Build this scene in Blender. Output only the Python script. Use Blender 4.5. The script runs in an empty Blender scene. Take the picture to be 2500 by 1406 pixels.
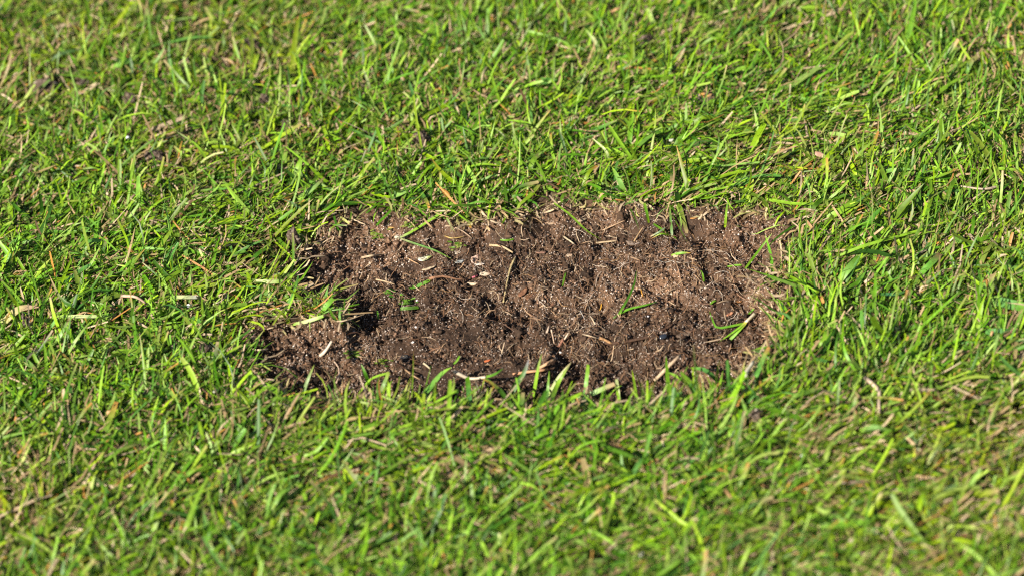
import bpy, math, random
import numpy as np
from mathutils import Matrix, Vector

# ------------------------------------------------------------------ camera, sky, sun, exposure
scene = bpy.context.scene
COL = scene.collection
rng = np.random.default_rng(11)
random.seed(11)

F_MM, SENSOR = 100.0, 36.0
DIST, PITCH, ROLL = 1.385, math.radians(40), math.radians(5)
fwd = np.array([0.0, math.cos(PITCH), -math.sin(PITCH)])
r0 = np.array([1.0, 0.0, 0.0])
u0 = np.cross(r0, fwd)
R_ = r0 * math.cos(ROLL) - u0 * math.sin(ROLL)
U_ = u0 * math.cos(ROLL) + r0 * math.sin(ROLL)
CAM = -fwd * DIST

cam_d = bpy.data.cameras.new("camera")
cam = bpy.data.objects.new("camera", cam_d)
COL.objects.link(cam)
cam_d.lens, cam_d.sensor_width = F_MM, SENSOR
cam_d.clip_start, cam_d.clip_end = 0.02, 500.0
m = Matrix.Identity(4)
for i in range(3):
    m[i][0], m[i][1], m[i][2], m[i][3] = R_[i], U_[i], -fwd[i], CAM[i]
cam.matrix_world = m
cam_d.dof.use_dof = True
cam_d.dof.focus_distance = 1.405
cam_d.dof.aperture_fstop = 5.5
cam_d.dof.aperture_blades = 9
scene.camera = cam

SUN_EL, SUN_AZ = math.radians(37), math.radians(222)      # towards the sun, measured from +X
S_ = np.array([math.cos(SUN_EL) * math.cos(SUN_AZ), math.cos(SUN_EL) * math.sin(SUN_AZ), math.sin(SUN_EL)])
world = bpy.data.worlds.new("World")
scene.world = world
world.use_nodes = True
wn = world.node_tree
sky = wn.nodes.new("ShaderNodeTexSky")
sky.sky_type = 'NISHITA'
sky.sun_disc = False
sky.sun_elevation = SUN_EL
sky.sun_rotation = math.atan2(S_[0], S_[1])
bg = wn.nodes["Background"]
wn.links.new(sky.outputs[0], bg.inputs[0])
bg.inputs[1].default_value = 0.05
sun_d = bpy.data.lights.new("sun", 'SUN')
sun_d.energy, sun_d.angle, sun_d.color = 5.0, math.radians(0.5), (1.0, 0.92, 0.79)
sun = bpy.data.objects.new("sun", sun_d)
COL.objects.link(sun)
sun.rotation_euler = Vector(S_).to_track_quat('Z', 'Y').to_euler()
scene.view_settings.view_transform = 'Standard'
scene.view_settings.look = 'None'
scene.view_settings.gamma = 1.0
scene.view_settings.exposure = 1.15
scene.cycles.use_denoising = False
scene.cycles.max_bounces = 5
scene.cycles.diffuse_bounces = 2
scene.cycles.transparent_max_bounces = 4
scene.cycles.pixel_filter_type = 'BLACKMAN_HARRIS'
scene.cycles.filter_width = 1.2


# ------------------------------------------------------------------ noise and geometry helpers
def noise2(x, y, seed=0):
    """gradient noise, about -1..1"""
    x = np.asarray(x, float) + seed * 17.31
    y = np.asarray(y, float) - seed * 9.77
    xi, yi = np.floor(x).astype(np.int64), np.floor(y).astype(np.int64)
    xf, yf = x - xi, y - yi

    def g(ix, iy, dx, dy):
        h = (ix * 374761393 + iy * 668265263 + seed * 1442695041) & 0xFFFFFFFF
        h = ((h ^ (h >> 13)) * 1274126177) & 0xFFFFFFFF
        h = h ^ (h >> 16)
        a = (h & 0xFFFF) / 65536.0 * 2 * math.pi
        return np.cos(a) * dx + np.sin(a) * dy
    u = xf * xf * xf * (xf * (xf * 6 - 15) + 10)
    v = yf * yf * yf * (yf * (yf * 6 - 15) + 10)
    a = g(xi, yi, xf, yf) * (1 - u) + g(xi + 1, yi, xf - 1, yf) * u
    b = g(xi, yi + 1, xf, yf - 1) * (1 - u) + g(xi + 1, yi + 1, xf - 1, yf - 1) * u
    return (a * (1 - v) + b * v) * 1.5


def sstep(t):
    t = np.clip(t, 0, 1)
    return t * t * (3 - 2 * t)


def unproj(px, py, z=0.0):
    px, py = np.asarray(px, float), np.asarray(py, float)
    k = SENSOR / F_MM / 2500.0
    d = fwd + np.multiply.outer((px - 1250) * k, R_) + np.multiply.outer(-(py - 703) * k, U_)
    t = (z - CAM[2]) / d[..., 2]
    return CAM + d * t[..., None]


def to_px(p):
    q = p - CAM
    k = SENSOR / F_MM / 2500.0
    f = q @ fwd
    return 1250 + (q @ R_) / f / k, 703 - (q @ U_) / f / k


# outline of the bare patch, read off the photograph and laid on the ground plane
OUT_PX = [(772, 600), (812, 562), (865, 538), (930, 528), (1000, 540), (1080, 542), (1180, 540), (1262, 545),
          (1300, 520), (1370, 514), (1450, 510), (1540, 514), (1600, 530), (1680, 526), (1760, 530), (1850, 524), (1892, 545),
          (1900, 600), (1908, 655), (1850, 682), (1850, 716), (1908, 732), (1888, 792), (1862, 858), (1815, 915), (1760, 962),
          (1600, 982), (1450, 980), (1300, 988), (1150, 990), (1000, 985), (900, 975), (800, 985), (725, 978), (685, 945),
          (640, 898), (606, 852), (612, 800), (680, 782), (760, 798), (835, 800), (848, 765), (790, 735), (745, 712),
          (728, 692), (714, 660), (735, 628)]
_o = np.array(OUT_PX, float)
POLY = unproj(_o[:, 0], _o[:, 1])[:, :2]


def poly_sd(x, y):
    """signed distance to the outline, positive inside"""
    x, y = np.asarray(x, float), np.asarray(y, float)
    best = np.full(x.shape, 1e9)
    ins = np.zeros(x.shape, bool)
    n = len(POLY)
    for i in range(n):
        ax, ay = POLY[i]
        bx, by = POLY[(i + 1) % n]
        ex, ey = bx - ax, by - ay
        t = np.clip(((x - ax) * ex + (y - ay) * ey) / (ex * ex + ey * ey), 0, 1)
        best = np.minimum(best, (x - ax - t * ex) ** 2 + (y - ay - t * ey) ** 2)
        c = ((ay > y) != (by > y)) & (x < ex * (y - ay) / (ey if ey else 1e-12) + ax)
        ins ^= c
    return np.where(ins, 1, -1) * np.sqrt(best)


def edge_sd(x, y):
    d = poly_sd(x, y)
    return d + noise2(x * 70, y * 70, 3) * 0.0028 + noise2(x * 190, y * 190, 4) * 0.0016


# pits and smeared places: pixel, radii in metres, depth
PITS = [(885, 775, .0062, .0050, .011), (840, 735, .006, .004, .003), (1205, 742, .0035, .006, .004), (1235, 760, .006, .004, .003), (1525, 822, .012, .0042, .009),
        (1590, 836, .008, .003, .006), (1420, 862, .008, .005, .008), (1385, 842, .004, .006, .006), (1125, 652, .004, .003, .005), (985, 884, .007, .003, .007),
        (1290, 944, .014, .004, .006), (1400, 940, .012, .005, .007), (1060, 950, .012, .004, .007), (880, 945, .014, .004, .006),
        (1500, 945, .012, .005, .007), (1620, 930, .010, .004, .006), (1345, 742, .004, .003, .004), (1290, 745, .003, .004, .004), (830, 880, .005, .003, .005),
        (760, 905, .006, .003, .005), (1010, 575, .003, .003, .003), (990, 618, .004, .003, .004), (1660, 730, .006, .003, .004), (1395, 735, .003, .003, .004),
        (1700, 870, .006, .003, .004), (1170, 845, .004, .002, .003), (1075, 690, .003, .002, .003), (1610, 510, .003, .005, .004), (1515, 785, .003, .002, .005)]
SMEAR = [(985, 835, .011, .008), (1060, 890, .013, .008), (1250, 880, .013, .009), (1215, 585, .009, .007), (1310, 560, .008, .006),
         (1560, 560, .006, .005), (1700, 560, .007, .006), (1120, 800, .012, .007), (1110, 585, .010, .006), (1020, 640, .012, .006),
         (1150, 870, .010, .006), (1430, 540, .008, .005), (1800, 770, .006, .005)]
HUMPS = [(760, 835, .022, .012, .0045), (1745, 890, .018, .008, .004), (1600, 860, .016, .006, .003), (830, 560, .02, .010, .003), (900, 690, .010, .006, .002),
         (1040, 770, .012, .008, .002), (1330, 790, .012, .008, .002), (1540, 770, .012, .006, .0025), (1560, 545, .012, .008, .003)]


def blob(x, y, item):
    c = unproj(item[0], item[1], -0.005)
    return np.exp(-(((x - c[0]) / item[2]) ** 2 + ((y - c[1]) / item[3]) ** 2))


def axis(lo, hi, h, far):
    core = np.arange(lo, hi + h, h)
    out, s, p = [], h, hi
    while p < far:
        s *= 1.22
        p += s
        out.append(p)
    neg, s, p = [], h, lo
    while p > -far:
        s *= 1.22
        p -= s
        neg.append(p)
    return np.array(neg[::-1] + list(core + 0) + [q + (core[-1] - hi) for q in out])


GX = axis(POLY[:, 0].min() - .012, POLY[:, 0].max() + .012, .00052, 45.0)
GY = axis(POLY[:, 1].min() - .010, POLY[:, 1].max() + .010, .00056, 45.0)
XX, YY = np.meshgrid(GX, GY)
SD = np.full(XX.shape, -1.0)
near = (np.abs(XX) < 0.5) & (np.abs(YY) < 0.5)
SD[near] = edge_sd(XX[near], YY[near])


def lawn_h(x, y):
    fade = 1 / (1 + (x * x + y * y) * 0.02)
    return (noise2(x * 9, y * 9, 21) * .0032 + noise2(x * 28, y * 28, 22) * .0016) * fade


ZZ = lawn_h(XX, YY)
x, y, d = XX[near], YY[near], SD[near]
nearness = sstep((POLY[:, 1].max() - y) / (POLY[:, 1].max() - POLY[:, 1].min()))
amp = (.0060 + .0095 * nearness) * (.30 + .70 * sstep((x - POLY[:, 0].min() - .005) / .06))
wall = .016 - .010 * nearness
inside = sstep((d + .003) / wall)
crumb = sstep((d + .010) / .010)
smear = np.zeros_like(x)
for it in SMEAR:
    smear = np.maximum(smear, blob(x, y, it))
smear = sstep(smear * 1.5 + noise2(x * 120, y * 120, 8) * .35 - .25) * (d > 0)
rough = 1 - .86 * smear
z = -amp * inside
z += noise2(x * 55, y * 55, 5) * .0036 * crumb * (1 - .4 * smear)
z += noise2(x * 130, y * 130, 6) * .0030 * crumb * (1 - .7 * smear)
bil = np.abs(noise2(x * 260, y * 260, 7))
z += (bil - .35) * .0017 * crumb * rough
bil2 = np.abs(noise2(x * 520, y * 520, 9))
z += (bil2 - .35) * .0024 * crumb * rough
z += noise2(x * 850, y * 850, 10) * .0012 * crumb * (.3 + .7 * rough)
for it in PITS:
    z -= it[4] * blob(x, y, it)
for it in HUMPS:
    z += it[4] * blob(x, y, it)
ZZ[near] += z
SM = np.zeros(XX.shape)
SM[near] = smear


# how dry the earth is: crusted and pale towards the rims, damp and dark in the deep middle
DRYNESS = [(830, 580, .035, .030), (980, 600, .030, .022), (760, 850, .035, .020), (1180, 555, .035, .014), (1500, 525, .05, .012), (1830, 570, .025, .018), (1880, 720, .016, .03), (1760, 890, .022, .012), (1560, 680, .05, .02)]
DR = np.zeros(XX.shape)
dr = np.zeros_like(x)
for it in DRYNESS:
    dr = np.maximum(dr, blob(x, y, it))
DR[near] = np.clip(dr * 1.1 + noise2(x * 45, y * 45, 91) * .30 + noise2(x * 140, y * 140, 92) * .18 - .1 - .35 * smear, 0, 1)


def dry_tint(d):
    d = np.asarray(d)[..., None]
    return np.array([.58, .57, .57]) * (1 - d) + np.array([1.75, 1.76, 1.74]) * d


def grid_at(G, x, y):
    x, y = np.asarray(x, float), np.asarray(y, float)
    i = np.clip(np.searchsorted(GX, x) - 1, 0, len(GX) - 2)
    j = np.clip(np.searchsorted(GY, y) - 1, 0, len(GY) - 2)
    tx = np.clip((x - GX[i]) / (GX[i + 1] - GX[i]), 0, 1)
    ty = np.clip((y - GY[j]) / (GY[j + 1] - GY[j]), 0, 1)
    return (G[j, i] * (1 - tx) + G[j, i + 1] * tx) * (1 - ty) + (G[j + 1, i] * (1 - tx) + G[j + 1, i + 1] * tx) * ty


def zg(x, y):
    return grid_at(ZZ, x, y)


def P(px, py, h=0.0):
    """the place h millimetres above the ground that the photograph shows at this pixel"""
    zz = 0.0
    for _ in range(12):
        p = unproj(px, py, zz)
        zz = 0.5 * zz + 0.5 * (float(zg(p[0], p[1])) + h / 1000.0)
    return unproj(px, py, zz)


# ------------------------------------------------------------------ materials
def mat(name):
    mt = bpy.data.materials.new(name)
    mt.use_nodes = True
    nt = mt.node_tree
    return mt, nt, nt.nodes["Principled BSDF"]


def N(nt, kind, **kw):
    n = nt.nodes.new(kind)
    for k, v in kw.items():
        setattr(n, k, v)
    return n


def mix_rgb(nt, fac, a, b, mode='MIX'):
    n = N(nt, "ShaderNodeMix", data_type='RGBA', blend_type=mode)
    for s, v in ((0, fac), (6, a), (7, b)):
        if hasattr(v, "is_linked") or hasattr(v, "links"):
            nt.links.new(v, n.inputs[s])
        else:
            n.inputs[s].default_value = v
    return n.outputs[2]


def ramp(nt, src, stops):
    n = N(nt, "ShaderNodeValToRGB")
    el = n.color_ramp.elements
    while len(el) < len(stops):
        el.new(0.5)
    for e, (p, c) in zip(el, stops):
        e.position, e.color = p, (c, c, c, 1) if not isinstance(c, tuple) else (*c, 1)
    nt.links.new(src, n.inputs[0])
    return n.outputs[0]


def tex(nt, kind, scale, **kw):
    tc = N(nt, "ShaderNodeNewGeometry")
    n = N(nt, kind)
    n.inputs["Scale"].default_value = scale
    for k, v in kw.items():
        n.inputs[k].default_value = v
    nt.links.new(tc.outputs["Position"], n.inputs["Vector"])
    return n


def leaf_material(name, transl=.24, rough=.45, spec=.30):
    mt, nt, bs = mat(name)
    at = N(nt, "ShaderNodeVertexColor", layer_name="Col")
    ns = tex(nt, "ShaderNodeTexNoise", 420, Detail=3.0)
    v = ramp(nt, ns.outputs[0], [(.25, .72), (.75, 1.22)])
    c = mix_rgb(nt, 1.0, at.outputs[0], v, 'MULTIPLY')
    nt.links.new(c, bs.inputs["Base Color"])
    bs.inputs["Roughness"].default_value = rough
    bs.inputs["Specular IOR Level"].default_value = spec
    tr = N(nt, "ShaderNodeBsdfTranslucent")
    warm = mix_rgb(nt, 1.0, c, (1.15, 1.1, .4, 1), 'MULTIPLY')
    nt.links.new(warm, tr.inputs[0])
    mx = N(nt, "ShaderNodeMixShader")
    mx.inputs[0].default_value = transl
    nt.links.new(bs.outputs[0], mx.inputs[1])
    nt.links.new(tr.outputs[0], mx.inputs[2])
    nt.links.new(mx.outputs[0], nt.nodes["Material Output"].inputs[0])
    return mt


def soil_material(name, dark=(.0130, .0063, .0032), mid=(.075, .0430, .0250), dry=False):
    mt, nt, bs = mat(name)
    big = tex(nt, "ShaderNodeTexNoise", 70, Detail=4.0)
    med = tex(nt, "ShaderNodeTexNoise", 420, Detail=4.0, Roughness=.65)
    cell = tex(nt, "ShaderNodeTexVoronoi", 1500)
    sep = N(nt, "ShaderNodeSeparateColor")
    nt.links.new(cell.outputs["Color"], sep.inputs[0])
    base = mix_rgb(nt, ramp(nt, med.outputs[0], [(.32, 0.0), (.68, 1.0)]), (*dark, 1), (*mid, 1))
    tint = mix_rgb(nt, ramp(nt, big.outputs[0], [(.35, 0.0), (.7, 1.0)]), base, (.088, .050, .029, 1))
    grain = ramp(nt, sep.outputs[0], [(.80, 0.0), (.88, .55), (.99, 1.0)])
    core = ramp(nt, cell.outputs["Distance"], [(.28, 1.0), (.5, 0.0)])
    g = N(nt, "ShaderNodeMath", operation='MULTIPLY')
    nt.links.new(grain, g.inputs[0])
    nt.links.new(core, g.inputs[1])
    gc = mix_rgb(nt, sep.outputs[1], (.16, .115, .085, 1), (.34, .30, .27, 1))
    c = mix_rgb(nt, g.outputs[0], tint, gc)
    if dry:
        at = N(nt, "ShaderNodeVertexColor", layer_name="Col")
        c = mix_rgb(nt, 1.0, c, at.outputs[0], 'MULTIPLY')
    nt.links.new(c, bs.inputs["Base Color"])
    bs.inputs["Roughness"].default_value = .85
    bs.inputs["Specular IOR Level"].default_value = .25
    bp = N(nt, "ShaderNodeBump")
    bp.inputs["Strength"].default_value = .55
    bp.inputs["Distance"].default_value = .0006
    hm = N(nt, "ShaderNodeMath", operation='ADD')
    nt.links.new(med.outputs[0], hm.inputs[0])
    nt.links.new(g.outputs[0], hm.inputs[1])
    nt.links.new(hm.outputs[0], bp.inputs["Height"])
    nt.links.new(bp.outputs[0], bs.inputs["Normal"])
    return mt


def col_material(name, rough=.7, spec=.3, var=(.6, 1.35), scale=900.0, bump=.3):
    mt, nt, bs = mat(name)
    at = N(nt, "ShaderNodeVertexColor", layer_name="Col")
    ns = tex(nt, "ShaderNodeTexNoise", scale, Detail=4.0)
    v = ramp(nt, ns.outputs[0], [(.28, var[0]), (.72, var[1])])
    c = mix_rgb(nt, 1.0, at.outputs[0], v, 'MULTIPLY')
    nt.links.new(c, bs.inputs["Base Color"])
    bs.inputs["Roughness"].default_value = rough
    bs.inputs["Specular IOR Level"].default_value = spec
    bp = N(nt, "ShaderNodeBump")
    bp.inputs["Strength"].default_value = bump
    bp.inputs["Distance"].default_value = .0004
    nt.links.new(ns.outputs[0], bp.inputs["Height"])
    nt.links.new(bp.outputs[0], bs.inputs["Normal"])
    return mt


M_GRASS = leaf_material("grass_leaf")
M_STRAW = leaf_material("dry_leaf", .22, .6, .3)
M_SOIL = soil_material("sandy_soil", dry=True)
M_GROUND = soil_material("lawn_ground", (.014, .0095, .0050), (.042, .028, .016))
M_CRUMB = col_material("soil_crumb", .85, .25)
M_GRAIN = col_material("quartz_grain", .35, .5, (.8, 1.15), 1500, .1)
M_WOOD = col_material("wood_fibre", .75, .25, (.5, 1.4), 1200, .5)
M_STONE = col_material("stone", .45, .5, (.75, 1.2), 700, .2)
M_GLOSS = col_material("shiny_shell", .12, .8, (.9, 1.1), 700, .0)


# ------------------------------------------------------------------ mesh helpers
def mesh_np(name, verts, faces, cols=None, smooth=True):
    """faces: array (n,3) or (n,4)"""
    me = bpy.data.meshes.new(name)
    verts = np.asarray(verts, np.float32)
    faces = np.asarray(faces, np.int32)
    k = faces.shape[1]
    me.vertices.add(len(verts))
    me.vertices.foreach_set("co", verts.ravel())
    me.loops.add(faces.size)
    me.loops.foreach_set("vertex_index", faces.ravel())
    me.polygons.add(len(faces))
    me.polygons.foreach_set("loop_start", np.arange(0, faces.size, k, dtype=np.int32))
    me.polygons.foreach_set("loop_total", np.full(len(faces), k, np.int32))
    if smooth:
        me.polygons.foreach_set("use_smooth", np.ones(len(faces), bool))
    me.update(calc_edges=True)
    if cols is not None:
        a = me.color_attributes.new("Col", 'FLOAT_COLOR', 'POINT')
        c = np.ones((len(verts), 4), np.float32)
        c[:, :3] = cols
        a.data.foreach_set("color", c.ravel())
    return me


def obj(name, me, material, parent=None, loc=None):
    if material is not None and len(me.materials) == 0:
        me.materials.append(material)
    o = bpy.data.objects.new(name, me)
    COL.objects.link(o)
    if parent is not None:
        o.parent = parent
    if loc is not None:
        o.location = loc
    return o


def tag(o, label=None, cat=None, group=None, kind=None):
    for k, v in (("label", label), ("category", cat), ("group", group), ("kind", kind)):
        if v:
            o[k] = v
    return o


def empty(name, loc):
    o = bpy.data.objects.new(name, None)
    o.empty_display_size = .01
    COL.objects.link(o)
    o.location = loc
    return o


# ------------------------------------------------------------------ the ground and the bare soil
def build_ground():
    ny, nx = XX.shape
    V = np.stack([XX, YY, ZZ], -1).reshape(-1, 3)
    idx = np.arange(ny * nx).reshape(ny, nx)
    Fq = np.stack([idx[:-1, :-1], idx[:-1, 1:], idx[1:, 1:], idx[1:, :-1]], -1).reshape(-1, 4)
    sdf = SD.reshape(-1)[Fq].max(1)
    out = []
    for name, sel, mt in (("ground", sdf <= -.006, M_GROUND), ("soil", sdf > -.006, M_SOIL)):
        f = Fq[sel]
        used, inv = np.unique(f, return_inverse=True)
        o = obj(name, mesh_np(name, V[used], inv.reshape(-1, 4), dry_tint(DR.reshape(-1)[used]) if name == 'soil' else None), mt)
        out.append(o)
    return out


ground, soil = build_ground()
tag(ground, "earth floor of the lawn showing between the grass blades", "ground", kind="structure")
tag(soil, "bare patch of dark sandy soil torn open in the lawn", "soil", kind="structure")


# ------------------------------------------------------------------ soil crumbs and sand grains (uncountable)
def ico(sub):
    if sub < 0:
        return (np.array([(1, 0, 0), (0, 1, 0), (-1, 0, 0), (0, -1, 0), (0, 0, 1), (0, 0, -1)], float) * 1.15,
                np.array([(0, 1, 4), (1, 2, 4), (2, 3, 4), (3, 0, 4), (1, 0, 5), (2, 1, 5), (3, 2, 5), (0, 3, 5)]))
    t = (1 + 5 ** .5) / 2
    v = np.array([(-1, t, 0), (1, t, 0), (-1, -t, 0), (1, -t, 0), (0, -1, t), (0, 1, t), (0, -1, -t), (0, 1, -t), (t, 0, -1), (t, 0, 1), (-t, 0, -1), (-t, 0, 1)], float)
    f = [(0, 11, 5), (0, 5, 1), (0, 1, 7), (0, 7, 10), (0, 10, 11), (1, 5, 9), (5, 11, 4), (11, 10, 2), (10, 7, 6), (7, 1, 8),
         (3, 9, 4), (3, 4, 2), (3, 2, 6), (3, 6, 8), (3, 8, 9), (4, 9, 5), (2, 4, 11), (6, 2, 10), (8, 6, 7), (9, 8, 1)]
    v = list(v / np.linalg.norm(v[0]))
    for _ in range(sub):
        cache, nf = {}, []

        def mid(a, b):
            k = (min(a, b), max(a, b))
            if k not in cache:
                q = v[a] + v[b]
                v.append(q / np.linalg.norm(q))
                cache[k] = len(v) - 1
            return cache[k]
        for a, b, c in f:
            ab, bc, ca = mid(a, b), mid(b, c), mid(c, a)
            nf += [(a, ab, ca), (b, bc, ab), (c, ca, bc), (ab, bc, ca)]
        f = nf
    return np.array(v), np.array(f)


def scatter_lumps(pos, rad, cols, sub, jag, flat=.75):
    bv, bf = ico(sub)
    n, k = len(pos), len(bv)
    a = rng.uniform(0, 2 * math.pi, n)
    ca, sa = np.cos(a), np.sin(a)
    sc = rng.uniform(.65, 1.3, (n, 3))
    sc[:, 2] *= flat
    v = bv[None] * (1 + rng.uniform(-jag, jag, (n, k, 1)))
    v = v * sc[:, None] * rad[:, None, None]
    x = v[..., 0] * ca[:, None] - v[..., 1] * sa[:, None]
    y = v[..., 0] * sa[:, None] + v[..., 1] * ca[:, None]
    v = np.stack([x, y, v[..., 2]], -1) + pos[:, None]
    f = (bf[None] + (np.arange(n) * k)[:, None, None]).reshape(-1, 3)
    c = np.repeat(cols[:, None], k, 1) * rng.uniform(.8, 1.2, (n, k, 1))
    return v.reshape(-1, 3), f, c.reshape(-1, 3)


def lerp(a, b, t):
    return np.asarray(a) + (np.asarray(b) - np.asarray(a)) * np.asarray(t)[..., None]


def soil_points(n, lo=-.004):
    x = rng.uniform(POLY[:, 0].min() - .01, POLY[:, 0].max() + .01, n)
    y = rng.uniform(POLY[:, 1].min() - .01, POLY[:, 1].max() + .01, n)
    d = grid_at(SD, x, y)
    s = grid_at(SM, x, y)
    k = (d > lo) & (rng.random(n) > s * .9)
    k &= noise2(x * 90, y * 90, 31) + .6 * noise2(x * 260, y * 260, 32) + rng.uniform(-.7, .9, n) > -.15
    return x[k], y[k], d[k]


def crumbs(name, n, rlo, rhi, sub, jag, pw, c0, c1, mt, sink, spots=()):
    x, y, d = soil_points(n)
    for (cx, cy, sp, m_) in spots:
        c = P(cx, cy)
        x = np.concatenate([x, rng.normal(c[0], sp, m_)])
        y = np.concatenate([y, rng.normal(c[1], sp * .8, m_)])
    r = rlo + (rhi - rlo) * rng.random(len(x)) ** pw
    pos = np.stack([x, y, zg(x, y) + r * sink], 1)
    t = np.clip(rng.normal(.45, .28, len(x)) + noise2(x * 60, y * 60, 33) * .3, 0, 1)
    cols = lerp(c0, c1, t)
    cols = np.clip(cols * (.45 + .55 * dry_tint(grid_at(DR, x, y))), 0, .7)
    v, f, c = scatter_lumps(pos, r, cols, sub, jag)
    o = obj(name, mesh_np(name, v, f, c, smooth=False), mt, soil)
    return tag(o, kind="stuff")


EDGE_SPOTS = [(700, 640, .008, 160), (640, 620, .006, 60), (1880, 740, .009, 200), (1930, 700, .008, 60), (1860, 560, .008, 120), (690, 830, .012, 200), (740, 880, .012, 260)]
crumbs("clods", 160, .0014, .0036, 2, .42, 3.0, (.016, .0085, .0048), (.070, .041, .025), M_CRUMB, -.35, EDGE_SPOTS[:2])
crumbs("crumbs", 10500, .0004, .0015, 1, .6, 3.0, (.012, .0062, .0034), (.132, .078, .048), M_CRUMB, .05, EDGE_SPOTS)
crumbs("fine_crumbs", 32000, .00025, .0008, 0, .45, 1.6, (.012, .0060, .0032), (.27, .160, .100), M_CRUMB, .35, EDGE_SPOTS)
crumbs("sand_grains", 64000, .00021, .00058, -1, .25, 2.2, (.10, .064, .043), (.50, .42, .36), M_GRAIN, .45, EDGE_SPOTS)


# ------------------------------------------------------------------ grass blades
G_DARK, G_MID, G_LIGHT = (.042, .132, .006), (.106, .255, .010), (.192, .350, .024)
G_YEL, G_BLUE, G_OLIVE = (.250, .388, .008), (.085, .220, .042), (.205, .270, .038)
TAN, TAN_P, ORANGE, BROWN = (.36, .25, .13), (.50, .38, .25), (.42, .20, .05), (.15, .085, .045)
PALE = (.42, .48, .22)


def blades(bx, by, bz, az, th0, bend, L, W, nseg, cb, cm, ct, daz, twist, tip, fold=None, floor_clear=None, power=1.3):
    """ribbons; fold None gives two vertices across, a number gives a folded blade of three"""
    n = len(bx)
    s = np.linspace(0, 1, nseg + 1)
    ds = L[:, None] / nseg
    sm = (s[:-1] + s[1:]) / 2
    th = th0[:, None] + bend[:, None] * sm[None] ** power
    ph = az[:, None] + daz[:, None] * sm[None]
    dx, dy, dz = np.sin(th) * np.cos(ph), np.sin(th) * np.sin(ph), np.cos(th)

    def acc(b, q):
        return np.concatenate([b[:, None], b[:, None] + np.cumsum(q * ds, 1)], 1)
    X, Y, Z = acc(bx, dx), acc(by, dy), acc(bz, dz)
    if floor_clear is None:
        floor_clear = np.full(n, .0006)
    fl = zg(X, Y) + floor_clear[:, None]
    fl[:, 0] = Z[:, 0]
    Z = np.maximum(Z, fl)
    Cc = np.stack([X, Y, Z], -1)
    T = np.gradient(Cc, axis=1)
    T /= np.linalg.norm(T, axis=-1, keepdims=True) + 1e-12
    ph_f = az[:, None] + daz[:, None] * s[None]
    side = np.stack([-np.sin(ph_f), np.cos(ph_f), np.zeros_like(ph_f)], -1)
    nor = np.cross(T, side)
    nor /= np.linalg.norm(nor, axis=-1, keepdims=True) + 1e-12
    tw = twist[:, None] * (.35 + .65 * s[None])
    sd = side * np.cos(tw)[..., None] + nor * np.sin(tw)[..., None]
    nr = nor * np.cos(tw)[..., None] - side * np.sin(tw)[..., None]
    prof_p = np.minimum(1, .62 + 1.3 * s) * np.clip(1 - s ** 3.2, 0, 1) ** .75
    prof_c = np.minimum(1, .62 + 1.3 * s) * np.where(s > .99, .72, 1.0)
    prof = np.where(tip[:, None] > .5, prof_c[None], prof_p[None])
    hw = (W[:, None] / 2 * prof)[..., None]
    left, right = Cc - sd * hw, Cc + sd * hw
    if fold is None:
        rows, na = [left, right], 2
    else:
        mid = Cc - nr * hw * fold
        rows, na = [left, mid, right], 3
    V = np.stack(rows, 2)
    base = (np.arange(n) * (nseg + 1) * na)[:, None, None]
    j = np.arange(nseg)[None, :, None] * na
    k = np.arange(na - 1)[None, None, :]
    a = base + j + k
    Fq = np.stack([a, a + 1, a + na + 1, a + na], -1).reshape(-1, 4)
    t = s[None, :, None]
    c = np.where(t < .5, cb[:, None] + (cm - cb)[:, None] * np.clip(t * 3, 0, 1),
                 cm[:, None] + (ct - cm)[:, None] * np.clip((t - .72) / .28, 0, 1))
    c = np.repeat(c[:, :, None], na, 2)
    if fold is not None:
        c[:, :, 1] *= .9
    return V.reshape(-1, 3), Fq, c.reshape(-1, 3)


def pick_colours(n, dry):
    """colours of base, middle and tip for n blades; dry = share of dead ones"""
    pal = np.array([G_DARK, G_DARK, G_MID, G_MID, G_LIGHT, G_LIGHT, G_YEL, G_YEL, G_BLUE, G_OLIVE, (.25, .36, .075)])
    a, b = pal[rng.integers(0, len(pal), n)], pal[rng.integers(0, len(pal), n)]
    cm = lerp(a, b, rng.random(n)) * rng.uniform(.5, 1.3, (n, 1))
    cb = lerp(cm, np.array([(.26, .30, .07)] * n), rng.uniform(.1, .7, n))
    ct = cm * rng.uniform(.8, 1.2, (n, 1))
    q = rng.random(n) < .22
    ct[q] = lerp(cm[q], np.tile(np.array(TAN), (q.sum(), 1)), rng.uniform(.4, 1, q.sum()))
    q = rng.random(n) < .04
    ct[q] = np.array(ORANGE) * rng.uniform(.8, 1.2, (q.sum(), 1))
    q = rng.random(n) < dry
    k = q.sum()
    dp = np.array([TAN, TAN_P, TAN, BROWN, ORANGE, (.30, .23, .10)])
    dc = dp[rng.choice(len(dp), k, p=[.3, .25, .2, .1, .05, .1])] * rng.uniform(.7, 1.15, (k, 1))
    cm[q], cb[q], ct[q] = dc, dc * .8, dc * rng.uniform(.8, 1.2, (k, 1))
    return cb, cm, ct


def flow(x, y):
    return math.radians(38) + noise2(x * 6, y * 6, 41) * 1.15 + noise2(x * 17, y * 17, 42) * .75


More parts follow.
